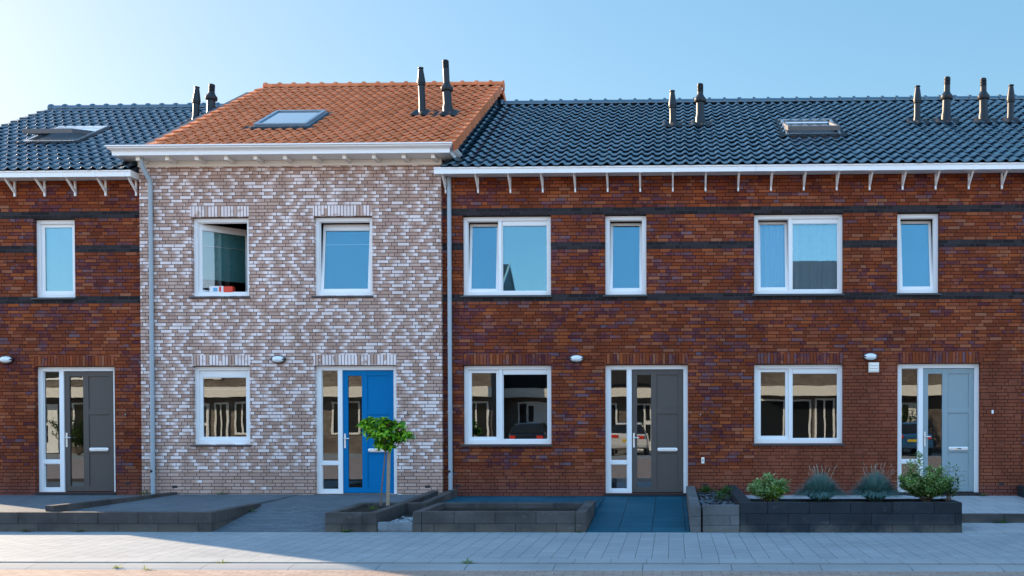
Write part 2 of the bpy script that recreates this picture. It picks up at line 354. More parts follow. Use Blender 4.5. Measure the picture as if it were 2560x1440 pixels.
# ------------------------------------------------------------------ roofs
PROF = [(0, .010), (.08, .004), (.2, 0), (.35, .001), (.48, .009), (.58, .022), (.67, .034), (.77, .040), (.86, .037), (.94, .026), (1.0, .016)]
PITCH = math.atan(.55)
def roof_tiles(x0, x1, Y0, z0, nrow, rl, holes=()):
    mb = MB(); n = max(1, round((x1 - x0) / PT)); per = (x1 - x0) / n
    c, s_ = math.cos(PITCH), math.sin(PITCH)
    def pt(x, s, h): return (x, Y0 + s * c - h * s_, z0 + s * s_ + h * c)
    rnd = random.Random(int(x0 * 100))
    for r in range(nrow):
        s0 = r * rl
        rows = [(s0 + .10, .028), (s0 + .004, .024), (s0, .037), (s0 + .005, .045), (s0 + .02, .049), (s0 + rl * .55, .028), (s0 + rl + .10, .0)]
        for k in range(n):
            xc = x0 + (k + .5) * per
            if any(a < xc < b and lo < Y0 + (s0 + rl * .5) * c < hi for a, b, lo, hi in holes): continue
            jit = rnd.uniform(-.004, .004); js = rnd.uniform(-.005, .005)
            vs = []
            for si, (s, lift) in enumerate(rows):
                for u, h in PROF:
                    vs.append(pt(x0 + (k + u) * per, s + js, h * 1.15 + lift + (jit if si in (1, 2, 3, 4) else 0)))
            m = len(PROF); fs = []
            for i in range(len(rows) - 1):
                for j in range(m - 1):
                    fs.append((i*m+j, i*m+j+1, (i+1)*m+j+1, (i+1)*m+j))
            mb.add(vs, fs)
    return mb
def ridge_caps(x0, x1, Y, z, step=.335, r=.10):
    mb = MB(); n = max(1, round((x1 - x0) / step)); st = (x1 - x0) / n
    for k in range(n):
        a = x0 + k * st; sec = [(0, r * 1.0), (0, r * 1.32), (.035, r * 1.38), (.065, r * 1.28), (.075, r * 1.03), (st + .01, r)]
        vs = []; fs = []; m = 11
        for dx, rr in sec:
            for j in range(m):
                t = R(-12 + 204 * j / (m - 1)); vs.append((a + dx, Y - rr * math.cos(t), z + rr * math.sin(t) * .85))
        for i in range(len(sec) - 1):
            for j in range(m - 1): fs.append((i*m+j, (i+1)*m+j, (i+1)*m+j+1, i*m+j+1))
        mb.add(vs, fs)
    mb.lathe([(r * 1.2, -.01), (r * 1.2, .01)], 20, 0, Matrix.Translation((x1, Y, z - .01)) @ Matrix.Rotation(R(90), 4, 'Y'))
    mb.lathe([(r * 1.2, -.01), (r * 1.2, .01)], 20, 0, Matrix.Translation((x0, Y, z - .01)) @ Matrix.Rotation(R(90), 4, 'Y'))
    return mb
def RM(x, Y, Y0, z0, lift=0.0):       # frame lying on the roof plane at (x,Y)
    return Matrix.Translation((x, Y, z0 + .55 * (Y - Y0))) @ Matrix.Rotation(PITCH, 4, 'X') @ Matrix.Translation((0, 0, lift))

# ------------------------------------------------------------------ house shell
def front_wall(x0, x1, z0, z1, Y, openings, th=.30):
    mb = MB(); xs = sorted({x0, x1, *[v for o in openings for v in o[:2]]}); zs = sorted({z0, z1, *[v for o in openings for v in o[2:]]})
    for i in range(len(xs) - 1):
        zz = None; runs = []
        for j in range(len(zs) - 1):
            cx, cz = (xs[i] + xs[i+1]) / 2, (zs[j] + zs[j+1]) / 2
            hole = any(o[0] < cx < o[1] and o[2] < cz < o[3] for o in openings)
            if hole:
                if zz is not None: runs.append((zz, zs[j])); zz = None
            elif zz is None: zz = zs[j]
        if zz is not None: runs.append((zz, zs[-1]))
        for a, b in runs: mb.box(xs[i], xs[i+1], Y, Y + th, a, b)
    return mb

def sash_box(mb, x0, x1, z0, z1, y0, y1, wd, M=None, mi=0):
    mb.box(x0, x0 + wd, y0, y1, z0, z1, mi, M); mb.box(x1 - wd, x1, y0, y1, z0, z1, mi, M)
    mb.box(x0 + wd, x1 - wd, y0, y1, z1 - wd, z1, mi, M); mb.box(x0 + wd, x1 - wd, y0, y1, z0, z0 + wd, mi, M)

def window(H, Y, x0, x1, z0, z1, lights, up=False, label=None):
    """lights: dicts with a,b (fractions or metres from x0), kind fixed/sash, tilt, swing, back material, cassette, rail"""
    yf = Y + .10; fw = .072
    f = MB(); f.box(x0, x0 + fw, yf, yf + .075, z0, z1 - .012); f.box(x1 - fw, x1, yf, yf + .075, z0, z1 - .012)
    f.box(x0 + fw, x1 - fw, yf, yf + .075, z1 - .012 - fw, z1 - .012); f.box(x0 + fw, x1 - fw, yf, yf + .075, z0, z0 + .078)
    for l in lights[1:]: f.box(l['a'] - .028, l['a'] + .028, yf + .001, yf + .074, z0 + .078, z1 - .012 - fw)
    # inner rebate of the frame
    iz0, iz1 = z0 + .078, z1 - .012 - fw
    for i, l in enumerate(lights):
        a = (x0 + fw) if i == 0 else l['a'] + .028
        b = (x1 - fw) if i == len(lights) - 1 else lights[i+1]['a'] - .028
        l['A'], l['B'] = a, b
        sash_box(f, a, b, iz0, iz1, yf + .030, yf + .073, .014 if l['kind'] == 'sash' else .020)
    W = obj('window', f, MWP, H, bevel=.004, label=label)
    for l in lights:
        a, b = l['A'], l['B']; M = None; gm = l.get('glass', MGLU if up else MGL)
        if l['kind'] == 'sash':
            sw = .052; a += .010; b -= .010; s0, s1 = iz0 + .010, iz1 - .010; yy = yf + .05
            if l.get('tilt'): M = Matrix.Translation((0, yy, s0)) @ Matrix.Rotation(R(-l['tilt']), 4, 'X') @ Matrix.Translation((0, -yy, -s0))
            if l.get('swing'): M = Matrix.Translation((a, yy, 0)) @ Matrix.Rotation(R(l['swing']), 4, 'Z') @ Matrix.Translation((-a, -yy, 0))
            sm = MB(); sash_box(sm, a, b, s0, s1, yf + .040, yf + .085, sw, M)
            obj('sash', sm, MWP, W, bevel=.004)
            ga, gb, g0, g1, gy = a + sw, b - sw, s0 + sw, s1 - sw, yf + .055
        else: ga, gb, g0, g1, gy = a + .02, b - .02, iz0 + .02, iz1 - .02, yf + .045
        obj('pane', MB().box(ga, gb, gy, gy + .006, g0, g1, 0, M), gm, W)
        if l.get('cass'):
            cb = MB().box(ga - .004, gb + .004, gy - .022, gy - .001, g1 - .062, g1 + .004, 0, M); cb.box(ga, gb, gy - .020, gy - .012, g1 - .075, g1 - .064, 0, M)
            obj('blind_cassette', cb, MWP, W, bevel=.004)
        if l.get('rail'): obj('blind_rail', MB().box(ga, gb, gy + .012, gy + .022, l['rail'] - .006, l['rail'] + .006, 0, M), MWP, W)
        if l.get('back'):
            bm = MB(); zb = l.get('bottom', g0 - .03); yb = gy + .05
            if l.get('folds'):
                n = 40; vs = []; fs = []
                for k in range(n + 1):
                    x = ga - .03 + (gb - ga + .06) * k / n; yy2 = yb + .03 + .02 * math.sin(k * 1.35) + .01 * math.sin(k * .6)
                    vs += [(x, yy2, zb), (x, yy2, g1 + .05), (x, yy2 + .004, zb), (x, yy2 + .004, g1 + .05)]
                for k in range(n): fs += [(4*k, 4*k+4, 4*k+5, 4*k+1), (4*k+2, 4*k+3, 4*k+7, 4*k+6)]
                bm.add(vs, fs, 0, M)
            else: bm.box(ga - .02, gb + .02, yb, yb + .004, zb, g1 + .03, 0, M)
            obj('curtain' if l.get('folds') else 'blind', bm, l['back'], W, smooth=60)
    s = MB(); s.hexa([(x0 - .035, Y - .045, z0 - .040), (x1 + .02, Y - .045, z0 - .040), (x1 + .02, Y + .12, z0 - .030), (x0 - .035, Y + .12, z0 - .030)],
                     [(x0 - .035, Y - .045, z0 - .012), (x1 + .02, Y - .045, z0 - .012), (x1 + .02, Y + .12, z0 + .001), (x0 - .035, Y + .12, z0 + .001)])
    obj('sill', s, MSILL, W, bevel=.003)
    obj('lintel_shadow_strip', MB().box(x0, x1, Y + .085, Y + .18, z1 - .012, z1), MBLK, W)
    return W

def door(H, Y, x0, x1, z0, z1, dm, label=None, stick=False):
    yf = Y + .10; w_ = x1 - x0; jl = x0 + .092; m0 = x0 + .405; m1 = x0 + .49; d1 = x1 - .082; top = z1 - .088
    f = MB(); f.box(x0, jl, yf, yf + .09, z0, z1 - .008); f.box(d1, x1, yf, yf + .09, z0, z1 - .008); f.box(jl, d1, yf, yf + .09, top, z1 - .008)
    f.box(m0, m1, yf, yf + .09, z0, top); f.box(jl, m0, yf, yf + .09, z0, z0 + .075); f.box(jl, m0, yf, yf + .09, z0 + .535, z0 + .605)
    sash_box(f, jl, m0, z0 + .605, top, yf + .03, yf + .07, .012); sash_box(f, jl, m0, z0 + .075, z0 + .535, yf + .03, yf + .07, .012)
    F = obj('door_frame', f, MWP, H, bevel=.004)
    obj('sidelight_pane', MB().box(jl + .012, m0 - .012, yf + .045, yf + .051, z0 + .617, top - .012), MGL, F)
    obj('sidelight_pane', MB().box(jl + .012, m0 - .012, yf + .045, yf + .051, z0 + .087, z0 + .523), MGL, F)
    obj('threshold', MB().box(x0 - .01, x1 + .01, Y - .02, Y + .25, z0 - .045, z0 - .001), MBLK, F)
    a = m1 + .004; b = d1 - .004; s0 = z0 + .012; s1 = top - .005; yd = yf + .022
    L = MB(); gz0, gz1 = s0 + .10, s1 - .098; g0, g1 = a + .095, a + .355
    L.box(a, g0, yd, yd + .055, s0, s1); L.box(g1, g1 + .105, yd, yd + .055, s0, s1); L.box(b - .095, b, yd, yd + .055, s0, s1)
    p0, p1 = g1 + .105, b - .095
    L.box(g0, g1, yd, yd + .055, s0, gz0); L.box(g0, g1, yd, yd + .055, gz1, s1)
    cuts = [gz0, gz0 + (gz1 - gz0) * .302, gz0 + (gz1 - gz0) * .355, gz0 + (gz1 - gz0) * .652, gz0 + (gz1 - gz0) * .705, gz1]
    for u, v in ((s0, cuts[0]), (cuts[1], cuts[2]), (cuts[3], cuts[4]), (cuts[5], s1)): L.box(p0, p1, yd, yd + .055, u, v)
    for u, v in ((cuts[0], cuts[1]), (cuts[2], cuts[3]), (cuts[4], cuts[5])): L.box(p0, p1, yd + .014, yd + .05, u, v); 
    D = obj('door', L, dm, H, bevel=.0035, label=label)
    obj('pane', MB().box(g0, g1, yd + .022, yd + .028, gz0, gz1), MGL, D)
    h = MB(); hx = a + .035; h.box(hx - .016, hx + .016, yd - .010, yd, s0 + .84, s0 + 1.11); hz = s0 + 1.02
    h.tube([(hx, yd - .005, hz), (hx, yd - .055, hz)], .011, 10); h.tube([(hx, yd - .055, hz), (hx + .10, yd - .055, hz)], .010, 10)
    h.lathe([(.026, 0), (.026, .03)], 14, 0, Matrix.Translation((hx, yd - .03, hz)) @ Matrix.Rotation(R(90), 4, 'X')) if stick is None else None
    obj('handle', h, MSTEEL, D, smooth=40)
    ms = MB(); mx0, mx1 = p0 + .012, p1 - .010; mz = (cuts[1] + cuts[2]) / 2 + .012
    n = 10; r = .034; ol = []
    for k in range(n + 1): t = R(90 + 180 * k / n); ol.append((mx0 + r + r * math.cos(t), mz + r * math.sin(t)))
    for k in range(n + 1): t = R(-90 + 180 * k / n); ol.append((mx1 - r + r * math.cos(t), mz + r * math.sin(t)))
    m = len(ol); vs = [(x, yd, z) for x, z in ol] + [(x, yd - .016, z) for x, z in ol]
    cx, cz = (mx0 + mx1) / 2, mz
    vs += [(cx + (x - cx) * .93, yd - .022, cz + (z - cz) * .6) for x, z in ol]
    fs = [(i, (i+1) % m, m + (i+1) % m, m + i) for i in range(m)] + [(m+i, m+(i+1) % m, 2*m+(i+1) % m, 2*m+i) for i in range(m)] + [tuple(range(2*m, 3*m))]
    ms.add(vs, fs); obj('letter_slot', ms, MSTEEL, D)
    if stick:
        st = MB(); st.box(cx - .045, cx - .015, yd - .024, yd - .0225, mz - .011, mz + .011, 0); st.box(cx - .012, cx + .05, yd - .024, yd - .0225, mz - .011, mz + .011, 1)
        obj('sticker', st, [plain('StickerYellow', (.8, .35, .03), .5), plain('StickerTeal', (.02, .12, .16), .5)], D)
    return D

def downpipe(H, x, Y, ztop, zbot, over=0.0):
    r = .040; mb = MB(); y = Y - .055
    if over: pts = [(x - .05, y - over, ztop + .15), (x - .05, y - over, ztop + .02), (x, y - .02, ztop - .22), (x, y, ztop - .30), (x, y, zbot)]
    else: pts = [(x, y, ztop), (x, y, zbot)]
    mb.tube(pts, r, 18)
    for z in (zbot + .34, zbot + 1.55, zbot + 2.8, zbot + 4.2): mb.lathe([(r + .006, -.02), (r + .006, .02)], 18, 0, Matrix.Translation((x, y, z)))
    P = obj('downpipe', mb, MPIPE, H, smooth=40)
    hz = MB(); hz.lathe([(.026, 0), (.026, .004)], 14, 0, Matrix.Translation((x - .012, y - r + .002, zbot + .44)) @ Matrix.Rotation(R(90), 4, 'X'))
    obj('overflow_hole', hz, MBLK, P)
    return P

def gutter(H, x0, x1, Y, joints=(), lend=False):
    yo = Y - .37; mb = MB()
    prof = [(yo, 6.112), (yo + .012, 6.112), (Y, 6.135), (Y, 6.155), (yo + .03, 6.15), (yo + .022, 6.20), (yo + .022, 6.226), (yo - .016, 6.226), (yo - .016, 6.20), (yo, 6.195)]
    mb.prism(prof[::-1], x0, x1)
    g = obj('gutter', mb, MWP, H)
    c = MB()
    for x in joints: c.box(x - .03, x + .03, yo - .006, yo - .0005, 6.108, 6.199)
    if joints: obj('gutter_clip', c, MWP, g)
    if lend:
        obj('gutter_end', MB().prism([(yo, 6.112), (yo - .016, 6.228), (Y, 6.30), (Y, 6.135)][::-1], x1, x1 + .02), MWP, g)
    return g

def bracket_mesh():
    mb = MB(); w_ = .015
    mb.box(-w_, w_, -.035, 0, -.30, 0.0); mb.box(-w_, w_, -.30, -.035, -.028, 0)
    mb.hexa([(-w_, -.29, -.045), (w_, -.29, -.045), (w_, -.262, -.012), (-w_, -.262, -.012)][::1], [(-w_, -.04, -.235), (w_, -.04, -.235), (w_, -.03, -.19), (-w_, -.03, -.19)])
    return mb
_br = None
def brackets(H, Y, xs, z=6.137):
    global _br
    for x in xs:
        if _br is None: o = obj('eave_bracket', bracket_mesh(), MWP, H); _br = o
        else:
            o = _br.copy(); COL.objects.link(o); o.parent = H; o.matrix_parent_inverse = Matrix.Translation(H.location).inverted()
        o.location = (x, Y, z)

def shell(H, x0, x1, Y, zw, ridgeY, ridgez, eaveY, eavez, om, mat, over=0):
    W = obj('wall', front_wall(x0, x1, -.1, zw, Y, om), mat, H)
    s = MB()
    yb = 9.2
    s.box(x0 + .02, x1 - .02, yb, yb + .2, -.1, 6.2)
    for xa in (x0 + .004, x1 - .124):
        s.prism([(Y + .3, -.1), (yb, -.1), (yb, eavez - .2), (ridgeY, ridgez - .22), (Y + .3, eavez + .05)], xa, xa + .12)
    s.box(x0 + .12, x1 - .12, Y + .3, yb, 2.80, 3.05); s.box(x0 + .12, x1 - .12, Y + .3, yb, 5.75, 5.9); s.box(x0 + .12, x1 - .12, Y + .3, yb, -.1, .2)
    s.box(x0 + .12, x1 - .12, 4.2, 4.35, .2, 5.75)
    obj('party_wall', s, MDARKIN, H)
    return W

HL = thing('terraced_house', 'red-brown terraced house at the left edge with grey door and open skylight in blue roof', 'house', (-12, 4.5, .2))
HA = thing('terraced_house', 'pale whitewashed brick terraced house with orange tiled roof, white cornice and blue front door', 'house', (-7, 4.5, .2))
HB_ = thing('terraced_house', 'red-brown brick terraced house with dark grey door, directly right of the pale brick house', 'house', (-1.4, 4.5, .2))
HC = thing('terraced_house', 'red-brown brick terraced house with pale grey-blue door behind the black planter of grasses', 'house', (4, 4.5, .2))
HD = thing('terraced_house', 'terraced house cut off by the right edge, only its blue roof and two flues visible', 'house', (9, 4.5, .2))

ZW = 6.135
# openings x0,x1,z0,z1
LU = (-11.98, -11.19, 3.95, 5.43); LD = (-11.985, -10.46, .285, 2.66)
AU1 = (-8.93, -7.85, 3.95, 5.418); AU2 = (-6.635, -5.54, 3.95, 5.418); AL = (-8.93, -7.85, 1.19, 2.656); AD = (-6.64, -5.105, .262, 2.656)
BU1 = (-3.885, -2.24, 3.95, 5.43); BU2 = (-1.235, -.47, 3.95, 5.43); BL = (-3.885, -2.24, 1.18, 2.66); BD = (-1.24, .295, .265, 2.66)
CU1 = (1.518, 3.155, 3.95, 5.43); CU2 = (4.14, 4.91, 3.95, 5.43); CL = (1.518, 3.155, 1.19, 2.66); CD = (4.15, 5.665, .28, 2.665)
DD = (10.9, 12.4, .28, 2.66); DU1 = (6.75, 8.4, 3.95, 5.43); DL = (6.75, 8.4, 1.18, 2.66)
YA = -.10
RL = .348; NR = 17
RE = (-.40, 6.205)     # eave of the blue roofs: Y,z of tile bed
RA = (-.55, 6.57)
RYB, RZB = 4.5, RE[1] + .55 * 4.9
RYA, RZA = 4.5, RA[1] + .55 * 5.05
XL0, XA0, XA1, XBC, XCD, XD1 = -14.2, -9.90, -4.26, 1.516, 6.41, 21.0

shell(HL, XL0, XA0, 0, ZW, RYB, RZB, *RE, [LU, LD], MRED)
shell(HA, XA0, XA1, YA, 6.45, RYA, RZA, *RA, [AU1, AU2, AL, AD], MWHT)
shell(HB_, XA1, XBC - .004, 0, ZW, RYB, RZB, *RE, [BU1, BU2, BL, BD], MRED)
shell(HC, XBC + .004, XCD - .004, 0, ZW, RYB, RZB, *RE, [CU1, CU2, CL, CD], MREDP)
shell(HD, XCD + .004, XD1, 0, ZW, RYB, RZB, *RE, [DU1, DL, DD], MRED)
for H, x in ((HC, XBC), (HD, XCD)): obj('expansion_joint', MB().box(x - .004, x + .004, .012, .3, -.1, ZW), MBLK, H)

# soldier courses over the openings
def soldier(H, Y, x0, x1, z, mat, h=.195): obj('soldier_course', MB().box(x0, x1, Y - .003, Y + .09, z + .002, z + h), mat, H)
for o_ in (AU1, AU2, AL, AD): soldier(HA, YA, o_[0] - .005, o_[1] + .004, o_[3], MWHTV)
soldier(HL, 0, LD[0] - .01, LD[1] + .01, 2.66, MREDV); soldier(HB_, 0, BL[0] - .01, BL[1], 2.66, MREDV); soldier(HB_, 0, BD[0], BD[1] + .01, 2.66, MREDV)
soldier(HC, 0, CL[0] + .012, CL[1], 2.66, MREDV); soldier(HC, 0, CD[0], CD[1] + .01, 2.665, MREDV)

# windows and doors
F_, K = 'fixed', 'sash'
window(HL, 0, *LU, [dict(kind=K, back=MCURT)], True)
window(HA, YA, *AU1, [dict(kind=K, swing=46, cass=1, rail=4.93, back=MGREENBL, bottom=4.30, glass=glass('OpenGlass', .07))], True, label='white window with its sash swung wide open inwards')
window(HA, YA, *AU2, [dict(kind=K, tilt=6.5, cass=1, rail=4.94, back=MBLIND)], True)
window(HA, YA, *AL, [dict(kind=K, cass=1, rail=2.22)])
window(HB_, 0, *BU1, [dict(kind=K, tilt=6.5, back=MBLIND), dict(kind=F_, a=-3.20, cass=1, back=MBLIND)], True)
window(HB_, 0, *BU2, [dict(kind=K, tilt=7, back=MBLIND)], True)
window(HB_, 0, *BL, [dict(kind=K), dict(kind=F_, a=-3.20, cass=1)])
window(HC, 0, *CU1, [dict(kind=K, tilt=6, back=MCURT, folds=1), dict(kind=F_, a=2.195, cass=1, back=MCURT, folds=1)], True)
window(HC, 0, *CU2, [dict(kind=K, tilt=6.5, back=MBLIND)], True)
window(HC, 0, *CL, [dict(kind=K), dict(kind=F_, a=2.195, cass=1)])
window(HD, 0, *DU1, [dict(kind=K, back=MCURT), dict(kind=F_, a=7.43, back=MCURT)], True)
window(HD, 0, *DL, [dict(kind=K), dict(kind=F_, a=7.43)])
door(HL, 0, *LD, MDOORG); door(HA, YA, *AD, MDOORB, label='bright blue front door', stick=True); door(HB_, 0, *BD, MDOORG); door(HD, 0, *DD, MDOORG); door(HC, 0, *CD, MDOORL, label='pale grey-blue front door', stick=True)

# roofs
def roof(H, x0, x1, E, mat, ry, rz, nrow, rl, holes=(), closed=True):
    o = obj('roof', roof_tiles(x0, x1, E[0], E[1], nrow, rl, holes), mat, H, smooth=42)
    u = MB(); c = .55
    u.hexa([(x0 + .01, E[0] + .06, E[1] - .10 + .033), (x1 - .01, E[0] + .06, E[1] - .10 + .033), (x1 - .01, ry, rz - .10), (x0 + .01, ry, rz - .10)],
           [(x0 + .01, E[0] + .06, E[1] - .012 + .033), (x1 - .01, E[0] + .06, E[1] - .012 + .033), (x1 - .01, ry, rz - .012), (x0 + .01, ry, rz - .012)])
    u.hexa([(x0 + .01, ry + .002, rz - .10), (x1 - .01, ry + .002, rz - .10), (x1 - .01, 9.5, rz - .10 - c * (9.5 - ry)), (x0 + .01, 9.5, rz - .10 - c * (9.5 - ry))],
           [(x0 + .01, ry + .002, rz + .01), (x1 - .01, ry + .002, rz + .01), (x1 - .01, 9.5, rz + .01 - c * (9.5 - ry)), (x0 + .01, 9.5, rz + .01 - c * (9.5 - ry))])
    obj('roof_underlay', u, MCLAD, o)
    return o
def nrows(E, ry): 
    L = (ry - .15 - E[0]) / math.cos(PITCH); n = 16; return n, L / n
nB, rB = nrows(RE, RYB); nA, rA = nrows(RA, RYA)
rfL = roof(HL, -14.5, -9.925, RE, MBLU, RYB, RZB, nB, rB, [(-13.15, -12.0, 1.45, 2.55)])
rfA = roof(HA, -9.46, -4.0, RA, MORA, RYA, RZA, nA, rA, [(-8.1, -7.0, .75, 1.65)])
rfB = roof(HB_, -4.17, 1.52, RE, MBLU, RYB, RZB, nB, rB)
rfC = roof(HC, 1.52, 6.42, RE, MBLU, RYB, RZB, nB, rB, [(2.25, 3.35, 1.5, 2.55)])
rfD = roof(HD, 6.42, 21.3, RE, MBLU, RYB, RZB, nB, rB)
obj('ridge', ridge_caps(-14.52, -9.93, RYB, RZB + .018), MBLU, rfL, smooth=50)
obj('ridge', ridge_caps(-9.45, -3.88, RYA, RZA + .018), MORA, rfA, smooth=50)
obj('ridge', ridge_caps(-3.95, 1.52, RYB, RZB + .018), MBLU, rfB, smooth=50)
obj('ridge', ridge_caps(1.53, 6.41, RYB, RZB + .018), MBLU, rfC, smooth=50)
obj('ridge', ridge_caps(6.43, 21.3, RYB, RZB + .018), MBLU, rfD, smooth=50)
# verge tiles of the orange roof, right side, front and back slope; and the left verges
def verge(parent, x, E, mat, n, rl, w_=.16, drop=.17, back=False, ry=4.5, side=1):
    mb = MB(); c, s_ = math.cos(PITCH), math.sin(PITCH)
    for r in range(n):
        for bk in ((0, 1) if back else (0,)):
            s0, s1 = r * rl, (r + 1) * rl + .02
            def q(s, h, xx):
                y = E[0] + s * c - h * s_; z = E[1] + s * s_ + h * c
                return (xx, 2 * ry - y + .0, z) if bk else (xx, y, z)
            xi, xo = (x - w_ * side, x)
            for (ha, hb, xa, xb) in ((.075, .045, xi, xo),):
                P = [q(s0, ha, xa), q(s0, ha, xb), q(s1, hb, xb), q(s1, hb, xa)]
                Q = [q(s0, ha - drop, xa), q(s0, ha - drop, xb), q(s1, hb - drop, xb), q(s1, hb - drop, xa)]
                inner = x - .025 * side
                P2 = [q(s0, ha - drop, inner), q(s0, ha - drop, xb), q(s1, hb - drop, xb), q(s1, hb - drop, inner)]
                if xa > xb: pass
                # top plate
                T0 = [q(s0, ha - .025, xa), q(s0, ha - .025, xb), q(s1, hb - .025, xb), q(s1, hb - .025, xa)]
                mb.hexa(T0, P)
                L1 = [q(s0, ha - .0255, inner), q(s0, ha - .0255, xb), q(s1, hb - .0255, xb), q(s1, hb - .0255, inner)]
                mb.hexa(P2, L1)
    return obj('verge', mb, mat, parent)
verge(rfA, -3.90, RA, MORA, nA, rA, back=True, ry=RYA)
verge(rfA, -9.50, RA, MORA, nA, rA, w_=.14, drop=.10, ry=RYA, side=-1)
verge(rfL, -14.55, RE, MBLU, nB, rB, w_=.14, drop=.14, ry=RYB, side=-1)
# dark gable cladding between the two roofs
obj('gable_cladding', MB().prism([(.02, 6.30), (RYA, 6.30), (9.2, 6.15), (9.2, RZA - .2 - .55 * (9.2 - RYA)), (RYA, RZA - .06), (.02, RA[1] + .25)], -4.245, -4.06), MCLAD, HA)
obj('gable_cladding', MB().prism([(-.05, 6.15), (9.2, 6.15), (9.2, RZA - .25 - .55 * (9.2 - RYA)), (RYA, RZA - .08), (-.05, RA[1] + .2)], -9.89, -9.53), MCLAD, HA)

# cornice of the pale house
def cornice():
    # profile: (out, z) from the wall; swept round three sides
    prof = [(.0, 6.452), (.40, 6.452), (.425, 6.452), (.425, 6.520), (.440, 6.524), (.440, 6.532), (.475, 6.545), (.505, 6.562), (.505, 6.578), (.535, 6.590), (.535, 6.612), (.0, 6.612)]
    xl, xr, yw, ybk = XA0, XA1, YA, 1.0
    mb = MB(); k = .30 / .535
    ring = []
    for (d, z) in prof:
        dd = d; ds = d * .62
        ring.append([(xl - ds, ybk, z), (xl - ds, yw - dd, z), (xr + ds, yw - dd, z), (xr + ds, ybk, z)])
    vs = [p for r_ in ring for p in r_]; fs = []
    n = len(prof)
    for i in range(n):
        a, b = i * 4, ((i + 1) % n) * 4
        for j in range(3): fs.append((a + j, a + j + 1, b + j + 1, b + j))
    fs.append(tuple(i * 4 for i in range(n))); fs.append(tuple(i * 4 + 3 for i in range(n))[::-1])
    mb.add(vs, fs); return mb
cn = obj('cornice', cornice(), MWP, HA)
obj('frieze_board', MB().box(XA0 - .015, XA1 + .015, YA - .018, YA - .001, 6.345, 6.450), MCREAM, HA, bevel=.003)
obj('frieze_board', MB().box(XA1 + .001, XA1 + .018, YA - .017, .5, 6.345, 6.450), MCREAM, HA)
obj('frieze_board', MB().box(XA0 - .018, XA0 - .001, YA - .017, .5, 6.345, 6.450), MCREAM, HA)
cor0 = None
for x in (-9.74, -9.20, -8.655, -8.11, -7.57, -7.03, -6.485, -5.94, -5.40, -4.855, -4.32):
    if cor0 is None: cor0 = c_ = obj('corbel', MB().box(-.035, .035, -.335, -.018, -.07, 0), MCREAM, HA, bevel=.003)
    else: c_ = cor0.copy(); COL.objects.link(c_)
    c_.location = (x, YA, 6.4515)

# gutters, brackets, pipes
gutter(HL, -14.5, -9.93, 0, (-12.4, -11.8, -11.2, -10.6, -10.05), lend=False)
obj('gutter_end', MB().hexa([(-9.93, -.37, 6.112), (-9.905, -.37, 6.112), (-9.905, -.002, 6.112), (-9.93, -.002, 6.112)], [(-9.93, -.386, 6.228), (-9.905, -.386, 6.228), (-9.905, -.002, 6.228), (-9.93, -.002, 6.228)]), MWP, HL)
BX = [-4.185 + .601 * i for i in range(18)]
gutter(HB_, -4.32, 1.514, 0, [x + .02 for x in BX if -4.3 < x < 1.5])
gutter(HC, 1.518, 6.41, 0, [x + .02 for x in BX if 1.52 < x < 6.4])
gutter(HD, 6.414, 21.2, 0, [])
brackets(HL, 0, (-14.05, -13.47, -12.89, -12.31, -11.74, -11.16, -10.58, -10.0))
brackets(HB_, 0, [x for x in BX if x < 1.5]); brackets(HC, 0, [x for x in BX if 1.5 < x < 6.4]); brackets(HD, 0, [6.56 + .6 * i for i in range(24)])
downpipe(HA, -9.66, YA, 6.30, .255, over=.20); downpipe(HB_, -4.115, 0, 6.125, .24)

# roof windows
def skylight(R_, xc, Y, E, w_, l_, frame, open_=0, back=MCURT):
    M = RM(xc, Y, *E); h = w_ / 2; k = l_ / 2
    f = MB(); sash_box_xy = lambda mb, a, b, c, d, wd, z0, z1, MM: (mb.box(a, a+wd, c, d, z0, z1, 0, MM), mb.box(b-wd, b, c, d, z0, z1, 0, MM), mb.box(a+wd, b-wd, c, c+wd, z0, z1, 0, MM), mb.box(a+wd, b-wd, d-wd, d, z0, z1, 0, MM))
    sash_box_xy(f, -h, h, -k, k, .055, -.06, .085, M)
    s = obj('skylight', f, frame, R_, bevel=.004)
    P = M @ Matrix.Translation((0, 0, .07)) @ Matrix.Rotation(R(-open_), 4, 'X')
    q = MB(); sash_box_xy(q, -h + .02, h - .02, -k + .02, k - .02, .06, -.03 if open_ else .018, .060, P); obj('sash', q, MGREYBAR if open_ else frame, s, bevel=.004)
    if open_: obj('lining', MB().box(-h + .056, h - .056, -k + .056, k - .056, .030, .036, 0, M), MWP, s)
    obj('pane', MB().box(-h + .08, h - .08, -k + .08, k - .08, .030, .036, 0, P), MGLR, s)
    obj('blind', MB().box(-h + .05, h - .05, -k + .05, k - .05, -.04, -.03, 0, M), MWP, s)
    # wavy lead apron below
    a = MB(); vs = []; fs = []; n = 48; x0, x1 = -h - .15, h + .15
    for i in range(n + 1):
        x = x0 + (x1 - x0) * i / n; hh = .062 + .020 * math.sin((x + xc) / PT * 2 * math.pi)
        vs += [(x, -k - .12, hh), (x, -k - .0, .080), (x, -k - .12, hh - .012)]
    for i in range(n): fs += [(3*i, 3*i+3, 3*i+4, 3*i+1), (3*i+2, 3*i+5, 3*i+3, 3*i)]
    a.add(vs, fs, 0, M); obj('lead_apron', a, MLEAD, s, smooth=60)
    fl = MB(); fl.box(-h - .10, -h - .001, -k - .02, k + .08, .02, .055, 0, M); fl.box(h + .001, h + .10, -k - .02, k + .08, .02, .055, 0, M); fl.box(-h - .10, h + .10, k + .001, k + .10, .02, .056, 0, M)
    obj('flashing', fl, MLEAD, s)
    return s
MGREYBAR = plain('SashGrey', (.12, .12, .125), .5)
MZB = plain('BlueFrame', (.20, .30, .38), .3, metal=.4)
